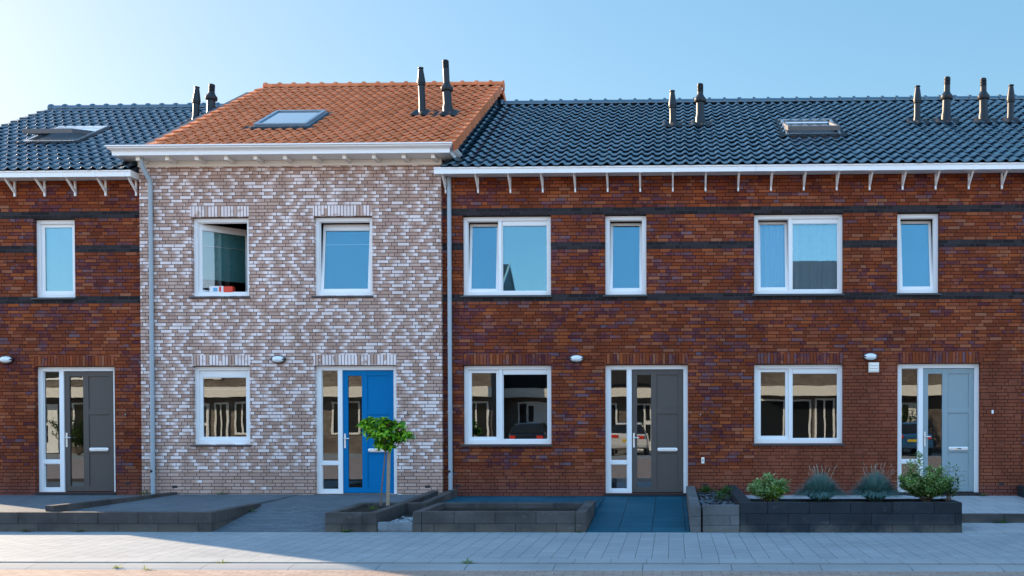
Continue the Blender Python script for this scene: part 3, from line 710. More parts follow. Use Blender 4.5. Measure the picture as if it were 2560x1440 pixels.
skylight(rfL, -12.57, 2.02, RE, 1.06, 1.35, MALU, 16); skylight(rfA, -7.53, 1.20, RA, 1.06, 1.30, MZB, 0); skylight(rfC, 2.82, 2.05, RE, 1.07, 1.34, MZINC, 8)

# flues
def flue(H, x, Y, E, h, tall, lean=0, ry=0):
    zb = E[1] + .55 * (Y - E[0])
    M = Matrix.Translation((x, Y, zb)) @ Matrix.Rotation(R(lean), 4, 'Y') @ Matrix.Diagonal((.86, .86, 1, 1))
    m = MB()
    if tall:
        m.lathe([(.125, -.1), (.12, .16), (.10, .24), (.098, .52)], 24, 0, M); m.lathe([(.135, .50), (.145, .52), (.145, .57), (.10, .62), (.078, .66)], 24, 0, M)
        m.lathe([(.074, .60), (.074, h - .17)], 24, 0, M)
        z = h - .17
        for i in range(5): m.lathe([(.066, z), (.076, z + .004), (.076, z + .016), (.066, z + .024)], 20, 0, M); z += .030
        m.lathe([(.074, z), (.074, z + .015), (.05, z + .03)], 20, 0, M)
    else:
        m.lathe([(.095, -.1), (.092, .08), (.078, .16), (.078, h - .34)], 24, 0, M)
        m.lathe([(.094, h - .37), (.098, h - .365), (.098, h - .35), (.085, h - .345), (.085, h - .325)], 24, 0, M); m.lathe([(.100, h - .325), (.098, h - .29), (.058, h - .05)], 24, 0, M)
        m.lathe([(.045, h - .05), (.045, h - .025)], 12, 0, M); m.lathe([(.068, h - .025), (.066, h - .008), (.04, h)], 20, 0, M)
    f = obj('flue', m, MFLUE, H, smooth=35)
    A = RM(x, Y, *E); a = MB(); n = 26; vs = []; fs = []; wx = .26 if tall else .22
    rows = [(-.22, .0), (-.10, .03), (.12, .05), (.22, .02)]
    for i in range(n + 1):
        xx = -wx + 2 * wx * i / n; hh = .060 + .018 * math.sin((xx + x) / PT * 2 * math.pi)
        for yy, l in rows: vs.append((xx, yy + .02 * math.sin(i * 1.1 + x), hh + l * max(0, 1 - abs(xx) / wx)))
    for i in range(n):
        for j in range(3): fs.append((4*i+j, 4*i+4+j, 4*i+5+j, 4*i+1+j))
    a.add(vs, fs, 0, A); obj('lead_flashing', a, MLEAD, f, smooth=60)
    return f
flue(HL, -10.36, 3.0, RE, .82, False, 3); flue(HL, -10.08, 3.1, RE, .84, True, 3)
flue(HA, -5.05, 1.70, RA, .98, False, -2); flue(HA, -4.52, 1.66, RA, 1.12, True, -2.5)
flue(HB_, .03, 2.40, RE, .76, False, -1); flue(HB_, .60, 2.42, RE, .88, True, 0)
flue(HC, 5.10, 2.42, RE, .80, False, .6); flue(HC, 5.70, 2.44, RE, .96, True, 1.6)
flue(HD, 6.47, 2.42, RE, .93, True, -.5); flue(HD, 7.02, 2.42, RE, .80, False, 1.0)

# small fittings on the fronts
def wall_lamp(x, z, Y, label):
    L = thing('wall_lamp', label, 'wall lamp', (x, Y, z), 'oval wall lamps beside the front doors')
    def ell(rx, rz, d0, d1, n=28, rings=6):
        mb = MB(); vs = []; fs = []
        for i in range(rings + 1):
            t = i / rings; k = math.cos(t * math.pi / 2) if i < rings else 0.02; y = d0 + (d1 - d0) * math.sin(t * math.pi / 2)
            for j in range(n): a = 2 * math.pi * j / n; vs.append((x + rx * k * math.cos(a), Y - y, z + rz * k * math.sin(a)))
        for i in range(rings):
            for j in range(n): fs.append((i*n+j, i*n+(j+1) % n, (i+1)*n+(j+1) % n, (i+1)*n+j))
        fs.append(tuple(rings * n + j for j in range(n))); mb.add(vs, fs); return mb
    b = MB(); n = 28
    vs = [(x + .135 * math.cos(2*math.pi*j/n), Y - d, z + .075 * math.sin(2*math.pi*j/n)) for d in (0, .05) for j in range(n)]
    b.add(vs, [(j, (j+1) % n, n + (j+1) % n, n + j) for j in range(n)] + [tuple(range(n, 2*n))])
    b.box(x - .13, x - .085, Y - .085, Y - .045, z - .012, z + .012); b.box(x + .085, x + .13, Y - .085, Y - .045, z - .012, z + .012)
    obj('housing', b, MLBLK, L, bevel=.005); obj('lamp_shade', ell(.118, .062, .05, .105), MGLOBE, L, smooth=60)
wall_lamp(-12.50, 2.785, 0, 'oval white wall lamp at the left edge of the photo, left of the grey door'); wall_lamp(-7.30, 2.768, YA, 'oval white wall lamp on the pale whitewashed brick')
wall_lamp(-1.763, 2.768, 0, 'oval white wall lamp between lower window and dark grey door of the middle red house'); wall_lamp(3.644, 2.785, 0, 'oval white wall lamp just above the cream vent grille')
v = MB(); v.box(3.615, 3.805, -.025, -.001, 2.497, 2.68)
V = obj('vent_grille', v, MCREAM, HC, bevel=.004)
sl = MB()
for i in range(3): z = 2.525 + i * .050; sl.hexa([(3.635, -.045, z), (3.785, -.045, z), (3.785, -.0255, z), (3.635, -.0255, z)], [(3.635, -.034, z + .030), (3.785, -.034, z + .030), (3.785, -.0255, z + .034), (3.635, -.0255, z + .034)])
obj('vent_slat', sl, MCREAM, V)
for H, x, z, Y, m in ((HL, -10.247, 1.752, 0, 0), (HA, -4.90, 1.742, YA, 0), (HB_, .525, 1.731, 0, 0)):
    b = MB().box(x - .014, x + .014, Y - .02, Y - .001, z - .022, z + .022); B = obj('doorbell', b, MLBLK, H, bevel=.004)
    obj('button', MB().lathe([(.008, 0), (.008, .006)], 12, 0, Matrix.Translation((x, Y - .020, z)) @ Matrix.Rotation(R(90), 4, 'X')), MSTEEL, B)
B = obj('doorbell', MB().box(5.862, 5.898, -.02, -.001, 1.735, 1.80), MWP, HC, bevel=.004)
B = obj('meter_plate', MB().box(.540, .598, -.025, -.001, .820, .938), MCREAM, HB_, bevel=.01)
obj('keyhole', MB().box(.563, .575, -.0275, -.0255, .862, .905), MBLK, B)
for H, x, z, Y in ((HL, -10.22, .46, 0), (HA, -9.28, .40, YA), (HA, -4.53, .40, YA), (HB_, -4.0, .41, 0), (HC, 6.05, .44, 0), (HB_, .62, .42, 0)):
    obj('air_brick', MB().box(x - .05, x + .05, Y - .002, Y + .05, z - .022, z + .022), MBLK, H)
# open weep joints over and under the openings
wp = {HL: [(-11.85, 5.45), (-11.4, 5.45)], HB_: [], HC: []}
for H, xs, z in ((HB_, (-3.76, -3.1, -2.36, -1.13, -.56), 5.455), (HB_, (-3.8, -2.95, -2.36, -1.2, -.54), 3.80), (HB_, (-3.8, -3.0, -2.45), 1.09), (HB_, (-3.8, -2.2, -1.2), 6.02), (HC, (1.75, 2.5, 3.05, 4.25), 5.455), (HC, (1.72, 2.5, 4.35, 5.0), 3.80), (HC, (2.7, 3.75, 4.75), 6.02)):
    for x in xs: obj('weep_joint', MB().box(x - .006, x + .006, -.0025, .03, z - .026, z + .026), MBLK, H)

# ------------------------------------------------------------------ ground
def slab(name, x0, x1, y0, y1, zf, zb, mat, zlo=-.15):
    mb = MB(); mb.hexa([(x0, y0, zlo), (x1, y0, zlo), (x1, y1, zlo), (x0, y1, zlo)], [(x0, y0, zf), (x1, y0, zf), (x1, y1, zb), (x0, y1, zb)]); return struct(name, mb, mat)
g = MB(); g.box(-400, 400, -400, 400, -.4, -.20); struct('ground', g, plain('FarGround', (.10, .12, .06), .95, var=.3))
slab('pavement', -60, 60, -6.535, -3.872, 0, 0, MSIDE)
slab('pavement_edge', -60, 60, -6.845, -6.539, 0.001, 0.001, MEDGE)
k = MB(); k.prism([(-7.20, -.15), (-6.891, -.15), (-6.891, -.008), (-7.00, -.006), (-7.14, -.024), (-7.20, -.040)], -60, 60); struct('kerb', k, MKERB)
slab('kerb_gap', -60, 60, -6.890, -6.846, -.060, -.060, soil_mat('JointDirt', (.02, .014, .01), (.045, .03, .02)))
slab('road', -60, 60, -23.0, -7.2005, -.036, -.036, MROAD)
slab('far_pavement', -60, 60, -60, -23.002, -.05, -.05, MSIDE)

# front gardens paving (shared levels)
slab('garden_path', XL0 - 1.5, -9.36, -3.74, -.001, .23, .235, MDRIVE)
slab('terrace_paving', -9.22, -6.93, -3.74, -.101, .265, .258, MDRIVE)
dr = MB()
dr.hexa([(-6.78, -3.87, -.15), (-5.11, -3.87, -.15), (-5.11, -2.15, -.15), (-6.78, -2.15, -.15)], [(-6.78, -3.87, .002), (-5.11, -3.87, .002), (-5.11, -2.15, .225), (-6.78, -2.15, .225)])
dr.hexa([(-6.925, -2.1495, -.15), (-4.47, -2.1495, -.15), (-4.47, -.101, -.15), (-6.925, -.101, -.15)], [(-6.925, -2.1495, .225), (-4.47, -2.1495, .225), (-4.47, -.101, .252), (-6.925, -.101, .252)])
struct('driveway', dr, MDRIVE)
pb = MB(); pb.hexa([(-1.245, -3.87, -.15), (.255, -3.87, -.15), (.255, -.001, -.15), (-1.245, -.001, -.15)], [(-1.245, -3.87, .015), (.255, -3.87, .015), (.255, -.001, .215), (-1.245, -.001, .215)])
pb.hexa([(-3.99, -2.25, -.15), (-1.2465, -2.25, -.15), (-1.2465, -.001, -.15), (-3.99, -.001, -.15)], [(-3.99, -2.25, .205), (-1.2465, -2.25, .205), (-1.2465, -.001, .214), (-3.99, -.001, .214)])
struct('blue_slab_path', pb, MBLUSLAB)
slab('gravel_bed', -4.33, -4.125, -2.2, -.001, .16, .16, MSOIL)
lp = MB(); lp.hexa([(4.32, -2.52, -.15), (6.33, -2.52, -.15), (6.33, -.001, -.15), (4.32, -.001, -.15)], [(4.32, -2.52, .150), (6.33, -2.52, .150), (6.33, -.001, .225), (4.32, -.001, .225)])
lp.hexa([(1.19, -2.98, -.15), (4.3195, -2.98, -.15), (4.3195, -.001, -.15), (1.19, -.001, -.15)], [(1.19, -2.98, .20), (4.3195, -2.98, .20), (4.3195, -.001, .235), (1.19, -.001, .235)])
lp.box(6.49, 22, -2.52, -.001, -.15, .16); lp.box(4.20, 22, -3.87, -2.66, -.15, .012); struct('entrance_paving', lp, MLIGHTSLAB)
slab('soil_strip', .43, .985, -3.75, -.001, .31, .31, MSOIL)

# ------------------------------------------------------------------ low walls of concrete blocks
def blocks(x0, x1, y0, y1, zf, zb, courses, length=.6, off=0.0, zlo=-.05, run='x'):
    """one run of block courses; zf,zb top height at the front (y0) and the back (y1)"""
    mb = MB(); rnd = random.Random(int((x0 * 7 + y0 * 3) * 100)); G = .0022
    a, b = (x0, x1) if run == 'x' else (y0, y1)
    for c in range(courses):
        p = a - (off + (.3 if c % 2 else 0)) % length
        while p < b - .001:
            s, e = max(p, a), min(p + length, b); p += length
            if e - s < .02: continue
            if run == 'x': bx0, bx1, by0, by1 = s + G, e - G, y0, y1
            else: bx0, bx1, by0, by1 = x0, x1, s + G, e - G
            j = rnd.uniform(-.0025, .0025)
            def z(y, t): 
                top = zf + (zb - zf) * (y - y0) / max(1e-6, y1 - y0); return zlo + (top - zlo) * t
            t0, t1 = c / courses, (c + 1) / courses
            dx, dy = (0, j) if run == 'x' else (j, 0)
            mb.hexa([(bx0+dx, by0+dy, z(by0, t0) + G), (bx1+dx, by0+dy, z(by0, t0) + G), (bx1+dx, by1+dy, z(by1, t0) + G), (bx0+dx, by1+dy, z(by1, t0) + G)],
                    [(bx0+dx, by0+dy, z(by0, t1)), (bx1+dx, by0+dy, z(by0, t1)), (bx1+dx, by1+dy, z(by1, t1)), (bx0+dx, by1+dy, z(by1, t1))])
    return mb
def wallthing(label, runs, mat, name='retaining_wall', cat='low wall', loc=(0, -3.8, 0)):
    T = thing(name, label, cat, loc)
    for r in runs: obj('block_wall', blocks(**r), mat, T, bevel=.006)
    return T
YF = -3.87
wallthing('long low block wall in front of the raised terrace at the left, partly in sunlight', [
    dict(x0=XL0 - 4, x1=-6.782, y0=YF, y1=YF + .13, zf=.288, zb=.288, courses=2, off=.18),
    dict(x0=-6.925, x1=-6.782, y0=YF + .132, y1=-2.12, zf=.288, zb=.272, courses=2, run='y')], MCONC, loc=(-9, -3.8, 0))
wallthing('narrow kerb wall running back to the downpipe between grey door path and terrace', [dict(x0=-9.355, x1=-9.225, y0=-3.738, y1=-.101, zf=.375, zb=.300, courses=2, run='y')], MCONC, loc=(-9.3, -2, 0))
P2 = wallthing('small block planter holding the young tree before the blue door', [
    dict(x0=-5.10, x1=-4.335, y0=YF, y1=YF + .13, zf=.282, zb=.282, courses=2, off=.35),
    dict(x0=-5.10, x1=-4.97, y0=YF + .132, y1=-2.31, zf=.282, zb=.29, courses=2, run='y'),
    dict(x0=-4.465, x1=-4.335, y0=YF + .132, y1=-2.31, zf=.282, zb=.29, courses=2, run='y'),
    dict(x0=-5.10, x1=-3.99, y0=-2.308, y1=-2.18, zf=.29, zb=.292, courses=2, off=.1)], MCONC, 'planter', 'planter', (-4.7, -3.1, 0))
obj('soil', MB().box(-4.968, -4.467, YF + .132, -2.312, -.1, .245), MSOIL, P2)
wallthing('left one of two low kerb walls running back to the corner of the pale house', [dict(x0=-4.468, x1=-4.335, y0=-2.178, y1=-.101, zf=.292, zb=.33, courses=2, run='y')], MCONC, loc=(-4.4, -1, 0))
wallthing('right one of two low kerb walls running back to the house corner by the downpipe', [dict(x0=-4.122, x1=-3.992, y0=-2.178, y1=-.001, zf=.292, zb=.345, courses=2, run='y')], MCONC, loc=(-4.05, -1, 0))
P3 = wallthing('wide low empty block planter in front of the middle red house', [
    dict(x0=-3.668, x1=-1.418, y0=YF, y1=YF + .13, zf=.298, zb=.298, courses=2, off=.42),
    dict(x0=-3.80, x1=-3.67, y0=YF, y1=-2.41, zf=.298, zb=.298, courses=2, run='y'),
    dict(x0=-1.416, x1=-1.262, y0=YF, y1=-1.95, zf=.292, zb=.30, courses=2, run='y'),
    dict(x0=-3.80, x1=-1.418, y0=-2.408, y1=-2.28, zf=.298, zb=.298, courses=2, off=.2)], MCONC, 'planter', 'planter', (-2.5, -3.1, 0))
obj('soil', MB().box(-3.668, -1.418, YF + .132, -2.41, -.1, .215), MSOIL, P3)
wallthing('low wall beside the blue slab path, right of the dark grey door', [dict(x0=.262, x1=.418, y0=YF, y1=-.001, zf=.372, zb=.405, courses=3, run='y', off=.1)], MCONL, loc=(.34, -2, 0))
wallthing('short stacked grey block wall left of the black planter', [dict(x0=.443, x1=.982, y0=YF + .01, y1=YF + .13, zf=.395, zb=.395, courses=3, length=.7)], MCONL, loc=(.7, -3.8, 0))
P4 = wallthing('large black block planter with grasses and shrubs, in front of the pale grey-blue door', [
    dict(x0=.986, x1=4.19, y0=YF, y1=YF + .13, zf=.437, zb=.437, courses=3, off=.2),
    dict(x0=.99, x1=1.17, y0=YF + .132, y1=-.001, zf=.437, zb=.425, courses=3, run='y'),
    dict(x0=4.06, x1=4.19, y0=YF + .132, y1=-3.122, zf=.437, zb=.437, courses=3, run='y'),
    dict(x0=1.172, x1=4.19, y0=-3.12, y1=-2.99, zf=.42, zb=.42, courses=3, off=.1)], MCONB, 'planter', 'planter', (2.6, -3.5, 0))
obj('soil', MB().box(1.172, 4.058, YF + .132, -3.122, -.1, .395), MSOIL, P4)
wallthing('low dark step edge below the pale slabs right of the black planter', [dict(x0=4.20, x1=22, y0=-2.655, y1=-2.53, zf=.148, zb=.148, courses=1, length=1.0, zlo=-.02)], MCONC, 'entrance_step', 'step', (5.5, -2.6, 0))
wallthing('dark block wall end at the right edge of the photo against the house front', [dict(x0=6.335, x1=6.48, y0=-3.86, y1=-.001, zf=.40, zb=.42, courses=3, run='y')], MCONB, loc=(6.4, -1, 0))
wallthing('pale granite slab standing between the tree planter and the wide empty planter', [dict(x0=-4.33, x1=-3.805, y0=YF + .02, y1=YF + .10, zf=.142, zb=.142, courses=1, length=.7, zlo=-.02)], MGRAN, 'granite_slab', 'slab', (-4.07, -3.8, 0))
# stones
def icopeb(mb, c, r, rnd):
    n, m = 6, 4; vs = []; fs = []; sx, sy, sz = rnd.uniform(.7, 1.3), rnd.uniform(.7, 1.2), rnd.uniform(.4, .7); ro = rnd.uniform(0, 3)
    for i in range(m + 1):
        t = math.pi * i / m
        for j in range(n):
            a = 2 * math.pi * j / n + ro; vs.append((c[0] + r * sx * math.sin(t) * math.cos(a), c[1] + r * sy * math.sin(t) * math.sin(a), c[2] + r * sz * math.cos(t)))
    for i in range(m):
        for j in range(n): fs.append((i*n+j, (i+1)*n+j, (i+1)*n+(j+1) % n, i*n+(j+1) % n))
    mb.add(vs, fs)
rnd = random.Random(3)
mb = MB().box(-4.333, -3.802, -3.765, -2.31, -.1, .085)
for i in range(420): icopeb(mb, (rnd.uniform(-4.20, -3.81), rnd.uniform(-3.74, -2.9), .095 + rnd.uniform(0, .035)), rnd.uniform(.014, .026), rnd)
tag(obj('white_pebbles', mb, leaf_mat('Pebble', (.20, .22, .23), (.42, .44, .46), (.06, .07, .08), .35, .6, 0), smooth=50), 'white pebbles lying behind the pale granite slab', 'pebbles', kind='stuff')
mb = MB()
for i in range(420): icopeb(mb, (rnd.uniform(.45, .97), rnd.uniform(-3.6, -.5), .318 + rnd.uniform(0, .012)), rnd.uniform(.012, .03), rnd)
tag(obj('grey_gravel', mb, leaf_mat('Gravel', (.045, .055, .065), (.11, .13, .15), (.02, .02, .025), .4, .7, 0), smooth=50), 'grey gravel scattered on the soil strip between two low walls', 'gravel', kind='stuff')
gr = MB()
for i in range(5): gr.box(-4.02 + i * .04, -3.995 + i * .04, -3.76, -3.72, .09, .125)
tag(obj('drain_grate', gr, plain('RustRed', (.14, .04, .03), .8)), 'small rusty drain grate edge behind the granite slab', 'grate')

# ------------------------------------------------------------------ plants
def leaf(mb, p, d, up, L, W, fold=.25, bend=.3):
    d = d.normalized(); s = d.cross(up)
    if s.length < 1e-3: s = Vector((1, 0, 0))
    s.normalize(); n = s.cross(d).normalized()
    q1 = p + d * L * .35 - n * L * bend * .08; q2 = p + d * L * .72 - n * L * bend * .3; tip = p + d * L - n * L * bend * .7
    h = n * W * fold
    mb.add([p, q1 + s * W * .5 + h, q1, q1 - s * W * .5 + h, q2 + s * W * .38 + h * .8, q2, q2 - s * W * .38 + h * .8, tip],
           [(0, 2, 1), (0, 3, 2), (1, 2, 5, 4), (2, 3, 6, 5), (4, 5, 7), (5, 6, 7)])
def rdir(r): 
    v = Vector((r.gauss(0, 1), r.gauss(0, 1), r.gauss(0, 1))); return v.normalized()

T = thing('young_tree', 'young ball-headed tree with green leaves on a thin stem, before the blue door', 'tree', (-4.63, -2.62, .245))
tr = MB(); tr.tube([(-4.655, -2.62, .22), (-4.632, -2.62, .55), (-4.60, -2.61, .85), (-4.575, -2.60, 1.12), (-4.58, -2.60, 1.25)], [.014, .012, .011, .011, .010], 8)
r = random.Random(11); crown = MB(); tips = []
lobes = [(-4.82, -2.60, 1.56, .15), (-4.66, -2.66, 1.60, .15), (-4.60, -2.5, 1.50, .17), (-4.50, -2.66, 1.56, .14), (-4.36, -2.62, 1.49, .13), (-4.55, -2.72, 1.38, .17), (-4.72, -2.68, 1.42, .15), (-4.38, -2.58, 1.34, .12), (-4.25, -2.62, 1.40, .09), (-4.93, -2.58, 1.57, .07), (-4.55, -2.45, 1.32, .14), (-4.66, -2.6, 1.25, .08), (-4.48, -2.6, 1.23, .08), (-4.18, -2.6, 1.38, .05)]
for lx, ly, lz, lr in lobes:
    c = Vector((lx, ly, lz)); tr.tube([(-4.575, -2.60, 1.14), tuple((Vector((-4.575, -2.6, 1.14)) + c) / 2 + Vector((0, 0, -.02))), tuple(c)], [.007, .005, .003], 5)
    for k in range(max(3, int(lr * 105))):
        dv = rdir(r); dv.z = dv.z * .7 + .15; p = c + dv * lr * r.uniform(.45, 1.0)
        ax = Vector((dv.x * .7, dv.y * .7, .9)).normalized(); nl = r.randint(5, 7); ph = r.uniform(0, 6)
        tr.tube([tuple(c), tuple(p)], [.003, .002], 4)
        for j in range(nl):
            a = ph + j * 2.4; el = r.uniform(-.15, .65)
            t1 = ax.orthogonal().normalized(); t2 = ax.cross(t1)
            dd = (t1 * math.cos(a) + t2 * math.sin(a)) + ax * el
            L = r.uniform(.075, .125) * (1 if j < 5 else .65)
            leaf(crown, p - ax * .012 * j * .3, dd, ax, L, L * .52, .22, r.uniform(.2, .7))
obj('trunk', tr, MBARK, T, smooth=60)
obj('crown', crown, leaf_mat('TreeLeaf', (.06, .19, .012), (.13, .33, .018), (.28, .50, .02), .35, .42, .4), T, smooth=60)
st = MB(); st.tube([(-4.555, -2.56, .15), (-4.530, -2.56, 1.13)], [.030, .028], 12)
tag(obj('tree_stake', st, MWOOD, smooth=50), 'pale round wooden stake tied beside the thin tree stem', 'stake')
tie = MB(); tie.box(-4.70, -4.52, -2.67, -2.52, .24, .275); tag(obj('root_collar', tie, MBLK, bevel=.01), 'black band around the foot of the tree stake and stem', 'tie')

def shrub(loc, rx, rz, n, L, mat, label, name='variegated_shrub', shoots=(), seed=1, cat='shrub', stems=14):
    T = thing(name, label, cat, loc); r = random.Random(seed); f = MB(); s = MB(); c = Vector(loc)
    clumps = []
    for k in range(stems):
        a = r.uniform(0, 6.28); rr = r.uniform(0, 1) ** .5; tip = c + Vector((rx * rr * math.cos(a), rx * .75 * rr * math.sin(a), rz * r.uniform(.55, 1.0) * (1 - .35 * rr * rr)))
        s.tube([tuple(c + Vector((r.uniform(-.03, .03), 0, 0))), tuple((c + tip) / 2 + Vector((0, 0, .02))), tuple(tip)], [.006, .004, .002], 5); clumps.append((c + (tip - c) * .15, tip))
    for dx, h in shoots:
        b = c + Vector((dx, -.02, rz * .5)); tip = c + Vector((dx + r.uniform(-.02, .02), 0, h)); s.tube([tuple(b), tuple(tip)], [.004, .002], 5); clumps += [(b, tip)] * 1
    for k in range(n):
        b, tip = clumps[r.randrange(len(clumps))]; t = r.uniform(.12, 1.02) ** .8
        p = b + (tip - b) * t; dv = rdir(r); dv.z = abs(dv.z) * .8 + .1
        off = r.uniform(.0, .085) * (1.2 if t < .85 else .6)
        leaf(f, p + dv * off, dv, Vector((0, 0, 1)), L * r.uniform(.7, 1.25), L * .42, .2, .5)
    obj('stems', s, MBARK, T, smooth=60); obj('foliage', f, mat, T, smooth=60); return T
MVAR = leaf_mat('Variegated', (.09, .21, .04), (.17, .33, .08), (.48, .58, .30), .45, .5, .25)
shrub((1.42, -3.47, .395), .30, .43, 4600, .055, MVAR, 'variegated cream and green shrub at the left end of the black planter', seed=5, stems=34)
shrub((3.78, -3.45, .395), .45, .48, 9500, .055, leaf_mat('Variegated2', (.08, .19, .035), (.16, .30, .06), (.44, .54, .24), .42, .5, .25), 'larger variegated shrub with tall shoots at the right end of the black planter', shoots=((-.24, .58), (-.10, .72), (.04, .52), (.2, .5)), seed=8, stems=52)
shrub((1.53, -3.62, .395), .13, .26, 150, .075, leaf_mat('LimeWeed', (.12, .22, .01), (.20, .32, .015), None, 0, .5, .4), 'lime green leafy weed in front of the left variegated shrub', 'leafy_weed', seed=3, cat='weed', stems=6)
shrub((4.08, -3.55, .395), .14, .34, 300, .055, leaf_mat('DarkWeed', (.03, .09, .015), (.07, .16, .02), None, 0, .5, .35), 'tall thin green weed at the right corner of the black planter', 'leafy_weed', shoots=((0, .56), (.10, .52), (.14, .42), (-.05, .5)), seed=4, cat='weed', stems=9)
shrub((.83, -2.2, .31), .13, .10, 90, .06, leaf_mat('Weed3', (.03, .08, .015), (.06, .13, .02), None, 0, .5, .35), 'low dark green weed on the gravel strip between two low walls', 'leafy_weed', seed=9, cat='weed', stems=6)

shrub((.60, -.9, .31), .12, .13, 160, .06, leaf_mat('Weed4', (.03, .09, .02), (.06, .14, .03), None, 0, .5, .35), 'dark green weed against the house at the back of the gravel strip', 'leafy_weed', seed=19, cat='weed', stems=7)
shrub((.90, -1.4, .31), .10, .14, 140, .06, leaf_mat('Weed5', (.04, .10, .02), (.07, .16, .03), None, 0, .5, .35), 'brighter green weed beside the right wall of the gravel strip', 'leafy_weed', seed=20, cat='weed', stems=7)

def grass_clump(loc, rad, h, n, label, seed, seeds=26):
    T = thing('ornamental_grass', label, 'grass clump', loc, 'blue-grey grass clumps in the black planter'); r = random.Random(seed); f = MB(); c = Vector(loc)
    for k in range(n):
        a = r.uniform(0, 6.283); e = r.uniform(0, 1) ** .5; L = h * r.uniform(.8, 1.15); out = e
        b = c + Vector((r.uniform(-.05, .05), r.uniform(-.05, .05), 0)); dx = Vector((math.cos(a), math.sin(a), 0)); s = Vector((-math.sin(a), math.cos(a), 0)) * .0056
        pts = []
        for t in (0, .35, .7, 1.0):
            z = L * (t * (1.0 + .12 * out) - (out ** 1.5 * .92) * t * t); pts.append(b + dx * rad * out * (t ** .85) * 1.08 + Vector((0, 0, max(z, -.10))))
        v = []
        for i, p in enumerate(pts): wd = (1, .9, .7, .15)[i]; v += [p + s * wd, p - s * wd]
        f.add(v, [(0, 1, 3, 2), (2, 3, 5, 4), (4, 5, 7, 6)])
    obj('blades', f, leaf_mat('Fescue%d' % seed, (.055, .135, .125), (.12, .25, .235), (.18, .26, .19), .12, .6, .25), T)
    sm = MB()
    for k in range(seeds):
        a = r.uniform(0, 6.283); e = r.uniform(.1, 1) * .75; tip = c + Vector((rad * e * math.cos(a) + .05, rad * e * math.sin(a), h * r.uniform(1.0, 1.32)))
        mid = c + (tip - c) * .5 + Vector((0, 0, .04)); sm.tube([tuple(c), tuple(mid), tuple(tip)], [.0014, .0012, .001], 4)
        dv = (tip - mid).normalized(); sm.tube([tuple(tip - dv * .055), tuple(tip - dv * .02), tuple(tip)], [.002, .005, .001], 5)
    obj('seed_heads', sm, plain('SeedHead%d' % seed, (.24, .21, .17), .8), T)
grass_clump((2.20, -3.50, .40), .40, .44, 3200, 'left clump of blue-grey ornamental grass in the black planter', 21)
grass_clump((3.02, -3.47, .40), .41, .45, 3400, 'right clump of blue-grey ornamental grass, beside the larger shrub', 22, 30)

def tuft(x, y, z, s, label, seed, col=(.10, .17, .02)):
    r = random.Random(seed); f = MB()
    for k in range(int(26)):
        a = r.uniform(0, 6.28); L = s * r.uniform(.5, 1.1); d = Vector((math.cos(a), math.sin(a) * .6, r.uniform(.15, 1.2)))
        leaf(f, Vector((x + r.uniform(-.4, .4) * s, y + r.uniform(-.2, .2) * s, z)), d, Vector((0, 0, 1)), L, max(.008, L * .14), .1, .5)
    tag(obj('weed_tuft', f, leaf_mat('Tuft%d' % seed, col, tuple(c * 1.6 for c in col), None, 0, .6, .3)), label, 'weed', 'weed tufts in the paving joints')
tuft(-6.30, -7.15, -.03, .07, 'small weed on the kerb joint at the left, in sunlight', 31, (.22, .25, .04)); tuft(-5.92, -7.22, -.04, .08, 'yellowish weed on the kerb, right of the leftmost sunlit one', 32, (.25, .26, .05))
tuft(-5.22, -6.86, -.02, .08, 'weed in the dark joint before the kerb, below the driveway', 33, (.2, .24, .03)); tuft(-2.35, -6.86, -.02, .10, 'flat green weed in the kerb joint in the middle of the photo', 34)
tuft(-4.78, -3.9, .0, .13, 'grassy weed at the foot of the tree planter', 35, (.07, .13, .03)); tuft(-9.8, -.2, .26, .13, 'weed at the foot of the left downpipe', 36, (.08, .11, .03))
tuft(-8.35, -.16, .25, .13, 'weed against the pale brick wall under the lower window', 37, (.08, .13, .03)); tuft(-6.72, -2.6, .18, .09, 'weed beside the end of the terrace wall on the driveway', 38, (.05, .09, .02))
tuft(5.15, -2.70, .012, .15, 'weed growing in front of the dark step edge at the right', 39, (.05, .11, .02)); tuft(-8.75, -3.9, .0, .08, 'low dry weed at the foot of the sunlit terrace wall', 40, (.09, .08, .03))
tuft(-9.55, -3.9, .0, .10, 'second dry weed at the foot of the terrace wall, further left', 41, (.09, .08, .03)); tuft(5.72, -.05, .22, .12, 'weed at the right foot of the pale door frame', 42, (.08, .10, .03))
tuft(-4.68, -2.95, .25, .10, 'green weed on the soil beside the tree stem', 43, (.08, .16, .02)); tuft(-1.35, -3.9, 0, .07, 'moss tuft at the right corner of the wide planter', 44, (.05, .09, .02))

# carton on the sill of the open window
bx = MB(); bx.box(-8.65, -8.39, .02, .14, 4.033, 4.15, 0); bx.box(-8.389, -8.22, .025, .139, 4.034, 4.145, 1); bx.box(-8.58, -8.50, .017, .0195, 4.05, 4.12, 2); bx.box(-8.47, -8.43, .017, .0195, 4.045, 4.14, 1)
tag(obj('carton', bx, [plain('CartonWhite', (.75, .72, .72), .6), plain('CartonRed', (.7, .05, .02), .6), plain('CartonBlue', (.1, .35, .55), .6)]), 'small white, red and blue carton standing in the open upper window', 'carton')

